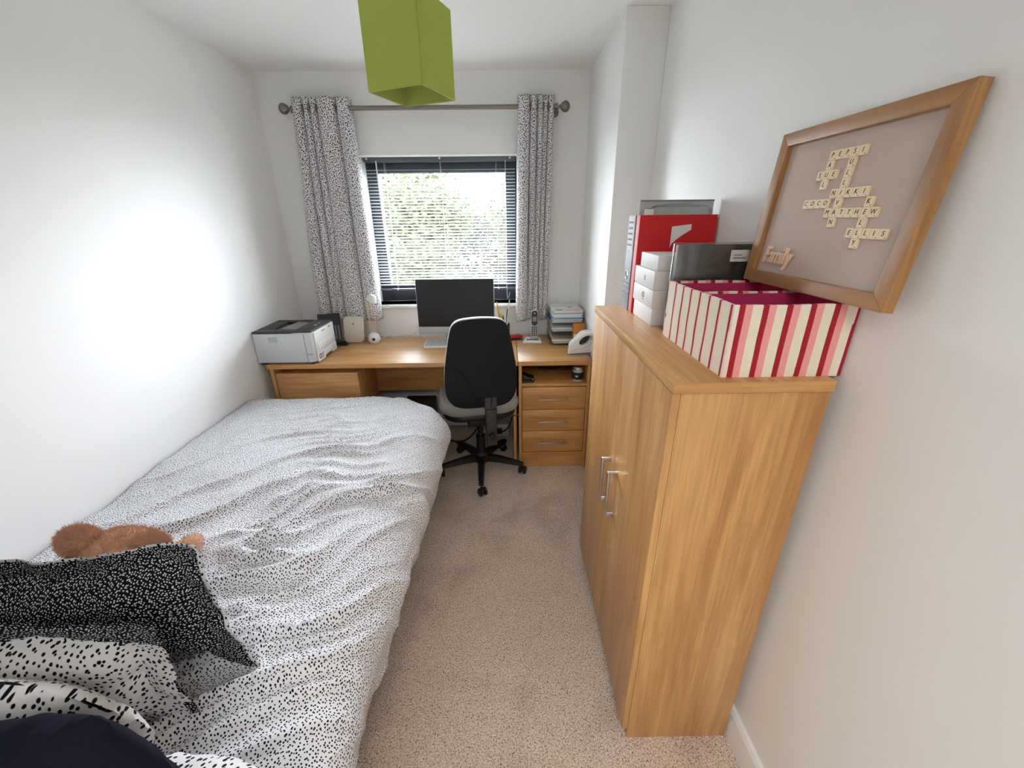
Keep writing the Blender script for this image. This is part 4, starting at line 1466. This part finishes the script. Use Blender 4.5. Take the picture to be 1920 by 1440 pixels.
def cloth_panel(name, p0, p1, u0, th_dir, mat, parent, zt=BZ1, zb=BZ0, thick=0.007, wav=0.0015, seed=0):
    """upright cloth board from p0 to p1 with a soft rim, UV in metres"""
    n, m = 24, 10
    P = np.zeros((n, m, 3))
    UV = np.zeros((n, m, 2))
    L = math.dist(p0, p1)
    for i in range(n):
        s = i / (n - 1)
        for j in range(m):
            v = j / (m - 1)
            w_ = wav * noise.noise(Vector((s * 7 + seed, v * 3, seed)))
            e = math.sin(s * PI) ** 0.5
            P[i, j] = (p0[0] + (p1[0] - p0[0]) * s + th_dir[0] * w_ * e, p0[1] + (p1[1] - p0[1]) * s + th_dir[1] * w_ * e,
                       zb + (zt - zb) * v + (0.0007 * math.sin(s * 9 + seed) if j == m - 1 else 0))
            UV[i, j] = (u0 + L * s, v * (zt - zb))
    bm = grid_mesh(P, UV)
    bmesh.ops.recalc_face_normals(bm, faces=bm.faces)
    nrm = sum((f.normal for f in bm.faces), Vector())
    if nrm.dot(Vector((th_dir[0], th_dir[1], 0))) > 0:
        bmesh.ops.reverse_faces(bm, faces=bm.faces)
    bmesh.ops.solidify(bm, geom=bm.faces[:], thickness=thick)
    return obj(name, bm, mat, parent, sharp=0.9)


cloth_panel('end_panel', (BX0, BY0), (BX1, BY0), 0.0, (0, 1), STR_X, bk, seed=1)
cloth_panel('side_panel', (BX0, BY1), (BX0, BY0), -0.336, (1, 0), STR_S, bk, seed=2)
cloth_panel('end_panel', (BX1, BY1), (BX0, BY1), 0.3, (0, -1), STR_X, bk, seed=3)
cloth_panel('side_panel', (BX1, BY0), (BX1, BY1), 0.5, (-1, 0), STR_S, bk, seed=4)
cloth_panel('divider', (BX0 + 0.012, 0.938), (BX1 - 0.012, 0.938), 0.02, (0, 1), STR_X, bk, zt=BZ1 - 0.002, zb=BZ0 + 0.007, seed=5)
li = MB()
for (a, b_, c_, d_) in ((BX0 + 0.0085, BX0 + 0.011, BY0 + 0.012, BY1 - 0.012), (BX1 - 0.011, BX1 - 0.0085, BY0 + 0.012, BY1 - 0.012)):
    li.box(a, b_, c_, d_, BZ0 + 0.006, BZ1 - 0.004)
for yy_ in (BY0 + 0.0085, 0.9325, 0.9465, BY1 - 0.011):
    li.box(BX0 + 0.011, BX1 - 0.011, yy_, yy_ + 0.0025, BZ0 + 0.006, BZ1 - 0.006)
obj('lining', li, LINING, bk)
obj('base', B(BX0 + 0.004, BX1 - 0.004, BY0 + 0.004, BY1 - 0.004, BZ0, BZ0 + 0.006), LINING, bk)

# ------------------------------------------------------------------ family picture frame
FWID, FHEI, FB = 0.43, 0.333, 0.028
fr = thing('picture_frame', (0.65, 0.888, 1.352), 'oak picture frame with letter tiles on taupe board leaning on the wall', 'picture frame')
al = 0.088
MFr = Matrix(((0, math.sin(al), -math.cos(al), 0.632), (-1, 0, 0, 0.888), (0, math.cos(al), math.sin(al), 1.3515), (0, 0, 0, 1)))
x_, y_ = FWID / 2, FHEI
for pts, mt in (([(-x_, 0), (x_, 0), (x_ - FB, FB), (-x_ + FB, FB)], WFR), ([(-x_, y_), (-x_ + FB, y_ - FB), (x_ - FB, y_ - FB), (x_, y_)], WFR),
                ([(-x_, 0), (-x_ + FB, FB), (-x_ + FB, y_ - FB), (-x_, y_)], WFZ), ([(x_, 0), (x_, y_), (x_ - FB, y_ - FB), (x_ - FB, FB)], WFZ)):
    obj('frame_rail', MB().prism(pts, -0.022, 0.0, bev=0.0012, M=MFr), mt, fr)
bd = obj('backboard', B(-x_ + FB - 0.004, x_ - FB + 0.004, FB - 0.004, y_ - FB + 0.004, -0.02, -0.0135, M=MFr), BOARD, fr)
words = [('PEPSI', 0, 0, 1, 0), ('AUL', 0, 1, 0, 1), ('SUE', -1, 2, 1, 0), ('ULLIVAN', 3, 1, 0, 1), ('NIKKI', 2, 4, 1, 0), ('MATTHEW', 2, 6, 1, 0),
         ('COCO', -1.75, 5, 1, 0), ('K', 7, 5, 0, 1), ('LLY', 7, 7, 0, 1), ('ELLIS', 6, 8, 1, 0)]
cells = {}
for w_, c_, r_, dc, dr in words:
    for k, l_ in enumerate(w_):
        cells[(c_ + dc * k, r_ + dr * k)] = l_
TP = 0.0188
TX = 0.888 - 0.870 - 3 * TP
tile_me = None
letters = {}
for (c_, r_), l_ in cells.items():
    lx = TX + c_ * TP
    ly = (1.6185 - 1.3515) / math.cos(al) - r_ * 0.0180
    Mt = MFr @ T(lx, ly, -0.0135)
    tl = obj('letter_tile', MB().prism(rrect(TP - 0.0004, 0.0178, 0.0012, 2), 0, 0.0045, bev=0.0005, seg=1, M=Mt), TILE, bd)
    t = text_mesh(l_, 0.0125, 0.0003, shear=0.12, offset=0.0)
    m = MB()
    m.take(t, Mt @ T(-0.0008, 0.0006, 0.0047))
    pt = bmesh.new()
    bmesh.ops.create_cube(pt, size=1)
    m.take(pt, Mt @ T(0.006, -0.0062, 0.0047) @ Matrix.Diagonal((0.0012, 0.0016, 0.0003, 1)))
    obj('letter', m, TILELET, tl)
t = text_mesh('Family', 0.052, 0.006, shear=0.25, offset=0.0005)
m = MB()
m.take(t, MFr @ T(-0.115, 0.066, -0.0075) @ Matrix.Diagonal((0.74, 1, 1, 1)))
obj('family_lettering', m, PALEWOOD, bd)

# ------------------------------------------------------------------ white boxes
bx = [(0.434, 0.530, 1.205, 1.385, 0.0525, None), (0.429, 0.526, 1.200, 1.388, 0.0545, 'ring'), (0.430, 0.528, 1.206, 1.392, 0.0545, 'mark'), (0.435, 0.53, 1.205, 1.36, 0.044, None)]
labs = ['plain white carton at the bottom of the box stack', 'white carton with a round logo, second from bottom of the stack', 'white carton with a dark mark, second from top of the stack', 'smaller plain white carton on top of the box stack']
zz = CZT
for (a, b_, c_, d_, h_, mk_), lab in zip(bx, labs):
    w = thing('white_carton', ((a + b_) / 2, (c_ + d_) / 2, zz), lab, 'box', 'white cartons stacked on the cupboard')
    obj('tray', B(a + 0.0015, b_ - 0.0015, c_ + 0.0015, d_ - 0.0015, zz, zz + h_ * 0.25, bev=0.001), BOXW, w)
    ld = obj('lid', B(a, b_, c_, d_, zz + 0.003, zz + h_ - 0.0005, bev=0.0012), BOXW, w)
    Ms = Matrix(((0, 0, -1, a - 0.0003), (-1, 0, 0, (c_ + d_) / 2 - 0.01), (0, 1, 0, zz + h_ / 2), (0, 0, 0, 1)))
    if mk_ == 'mark':
        obj('logo', MB().prism([(-0.003, -0.008), (0.003, -0.008), (0.004, 0.002), (0.002, 0.009), (-0.003, 0.004)], -0.0004, 0.0004, M=Ms), INKG, ld)
    if mk_ == 'ring':
        obj('logo', MB().tube([(0.008 * math.cos(q), 0.008 * math.sin(q) + 0.003, 0) for q in [2 * PI * k / 18 for k in range(18)]], 0.0014, 5, closed=True, M=Ms).box(-0.006, 0.006, -0.012, -0.010, -0.0004, 0.0006, M=Ms), INKG, ld)
    zz += h_

# ------------------------------------------------------------------ dark folder in a plastic sleeve
df = thing('dark_folder', (0.57, 1.155, CZT), 'dark grey folder in a clear sleeve behind the striped box', 'folder')
obj('folder', B(0.462, 0.676, 1.14, 1.158, CZT, 1.436, bev=0.004), FOLDERD, df)
obj('sleeve', B(0.452, 0.680, 1.136, 1.162, CZT + 0.001, 1.441, bev=0.006), CLEAR, df)
lb = obj('label', B(0.605, 0.655, 1.1345, 1.136, 1.392, 1.422), LABELW, df)
obj('label_print', MB().box(0.612, 0.645, 1.1338, 1.1346, 1.400, 1.403).box(0.612, 0.635, 1.1338, 1.1346, 1.408, 1.410), INKG, lb)

# ------------------------------------------------------------------ red wallet, grey binder and papers
rf = thing('red_file', (0.56, 1.405, CZT), 'red cardboard document file with a pocket standing on the cupboard', 'file')
rx0, rx1, rz1 = 0.432, 0.680, 1.512
obj('front_cover', B(rx0, rx1, 1.400, 1.403, CZT, rz1), RED, rf)
obj('back_cover', B(rx0, rx1, 1.430, 1.433, CZT, rz1), RED, rf)
obj('spine', B(rx0 - 0.002, rx0, 1.400, 1.433, CZT, rz1, bev=0.0008), PINKSP, rf)
pk = [(0.53, CZT)] + [(0.532 + 0.148 * s, 1.40 + 0.10 * (s ** 0.55) * 1.02) for s in [k / 14 for k in range(15)]] + [(0.68, CZT)]
obj('pocket', MB().prism(pk, 0, 0.003, M=Matrix(((1, 0, 0, 0), (0, 0, -1, 1.3995), (0, 1, 0, 0), (0, 0, 0, 1)))), RED, rf)
sl = obj('slip', MB().prism([(0.537, 1.38), (0.60, 1.38), (0.60, 1.484), (0.537, 1.477)], 0, 0.0008, M=Matrix(((1, 0, 0, 0), (0, 0, -1, 1.3998), (0, 1, 0, 0), (0, 0, 0, 1)))), PAPER, rf)
gb = thing('lever_arch_binder', (0.56, 1.48, CZT), 'grey lever arch binder with finger hole at the far end of cupboard', 'binder')
obj('cover', B(0.430, 0.680, 1.436, 1.439, CZT, 1.512), BINDER, gb)
obj('cover', B(0.430, 0.680, 1.510, 1.513, CZT, 1.512), BINDER, gb)
gs = obj('spine', B(0.427, 0.430, 1.436, 1.513, CZT, 1.512, bev=0.001), BINDER, gb)
obj('spine_label', B(0.4262, 0.4272, 1.444, 1.505, 1.40, 1.505), PAPER, gs)
tx = MB()
for k in range(5):
    tx.box(0.4256, 0.4263, 1.45, 1.50, 1.415 + 0.018 * k, 1.421 + 0.018 * k)
obj('spine_text', tx, INKG, gs)
Mq = Matrix(((0, 0, -1, 0.4268), (-1, 0, 0, 1.4745), (0, 1, 0, 1.318), (0, 0, 0, 1)))
obj('finger_ring', MB().tube([(0.013 * math.cos(q), 0.013 * math.sin(q), 0) for q in [2 * PI * k / 20 for k in range(20)]], 0.003, 6, closed=True, M=Mq), CHROME, gs)
obj('finger_hole', MB().cyl((0, 0, -0.001), (0, 0, 0.0005), 0.011, seg=20, M=Mq), BLACKP, gs)
tx = MB()
for zq in (1.255, 1.275, 1.29):
    tx.box(0.4256, 0.4268, 1.437, 1.512, zq, zq + 0.0018)
obj('spine_lines', tx, DGREY, gs)
obj('inner_pages', B(0.435, 0.665, 1.444, 1.505, CZT + 0.006, 1.49), PAPER, gb)
gf = thing('grey_folder', (0.56, 1.424, CZT), 'pale grey folder poking up behind the red file', 'folder')
obj('board', B(0.434, 0.672, 1.423, 1.4255, CZT, 1.557), PAPERG, gf)
obj('edge', B(0.434, 0.672, 1.4215, 1.423, 1.552, 1.557), MIDGREY, gf)
pw = thing('plastic_wallet', (0.56, 1.412, CZT), 'crumpled clear plastic wallet of papers sticking out of the red file', 'wallet')
n, m_ = 26, 14
P = np.zeros((n, m_, 3))
UV = np.zeros((n, m_, 2))
for i in range(n):
    for j in range(m_):
        s, v = i / (n - 1), j / (m_ - 1)
        topz = 1.545 - 0.02 * (2 * s - 1) ** 4 + 0.006 * noise.noise(Vector((s * 6, 0, 3)))
        P[i, j] = (0.452 + 0.215 * s, 1.411 + 0.0055 * noise.noise(Vector((s * 7, v * 9, 1))), CZT + (topz - CZT) * v)
        UV[i, j] = (s, v)
bm = grid_mesh(P, UV)
bmesh.ops.recalc_face_normals(bm, faces=bm.faces)
bmesh.ops.solidify(bm, geom=bm.faces[:], thickness=0.0012)
obj('sleeve', bm, CLEAR, pw, sharp=2)
obj('sheet', B(0.462, 0.655, 1.4175, 1.4195, CZT, 1.535, M=T(0, 0, 0)), PAPER, pw)
obj('sheet', B(0.444, 0.474, 1.4065, 1.4085, 1.40, 1.53), PAPER, pw)

# ================================================================== CEILING PENDANT
lam = thing('pendant_lamp', (-0.297, 1.591, ZC), 'square lime green pendant lampshade hanging from the ceiling', 'pendant lamp')
LM = T(-0.297, 1.591, 0) @ rot('Z', math.radians(-22.5))
LS, L0, L1 = 0.0995, 1.88, 2.122
for k in range(4):
    Mk = LM @ rot('Z', k * PI / 2)
    p = obj('shade_panel', B(-LS, LS, -LS, -LS + 0.0015, L0, L1, M=Mk), GREEN, lam)
    obj('lining', B(-LS + 0.002, LS - 0.002, -LS + 0.0016, -LS + 0.0026, L0 + 0.0015, L1 - 0.002, M=Mk), GREENIN, p)
    obj('hem', B(-LS, LS, -LS - 0.0008, -LS + 0.003, L0 - 0.001, L0 + 0.003, bev=0.0008, M=Mk), GREENIN, p)
    obj('corner_tape', B(-LS + 0.0027, -LS + 0.010, -LS + 0.0027, -LS + 0.0034, L0 + 0.002, L1 - 0.002, M=Mk), BOARD, p)
cr = MB()
for k in range(4):
    a = PI / 4 + k * PI / 2
    cr.cyl((0.02 * math.cos(a), 0.02 * math.sin(a), L1 - 0.02), ((LS - 0.003) * 1.41 * math.cos(a), (LS - 0.003) * 1.41 * math.sin(a), L1 - 0.008), 0.0018, seg=8, M=LM)
obj('spider', cr, STEEL, lam)
obj('lamp_holder', MB().lathe([(0, 2.03), (0.018, 2.03), (0.022, 2.06), (0.022, 2.11), (0.012, 2.135), (0, 2.14)], 20, T(-0.297, 1.591, 0)), WHITEP, lam)
obj('bulb', MB().lathe([(0, 1.935), (0.02, 1.945), (0.028, 1.97), (0.02, 2.0), (0.013, 2.03), (0, 2.032)], 20, T(-0.297, 1.591, 0)), WHITEP, lam)
obj('cord', MB().cyl((-0.297, 1.591, 2.13), (-0.297, 1.591, ZC - 0.01), 0.003, seg=10), WHITEP, lam)
obj('ceiling_rose', MB().lathe([(0, ZC - 0.03), (0.02, ZC - 0.03), (0.04, ZC - 0.018), (0.045, ZC), (0, ZC)], 28, T(-0.297, 1.591, 0)), WHITEP, lam)
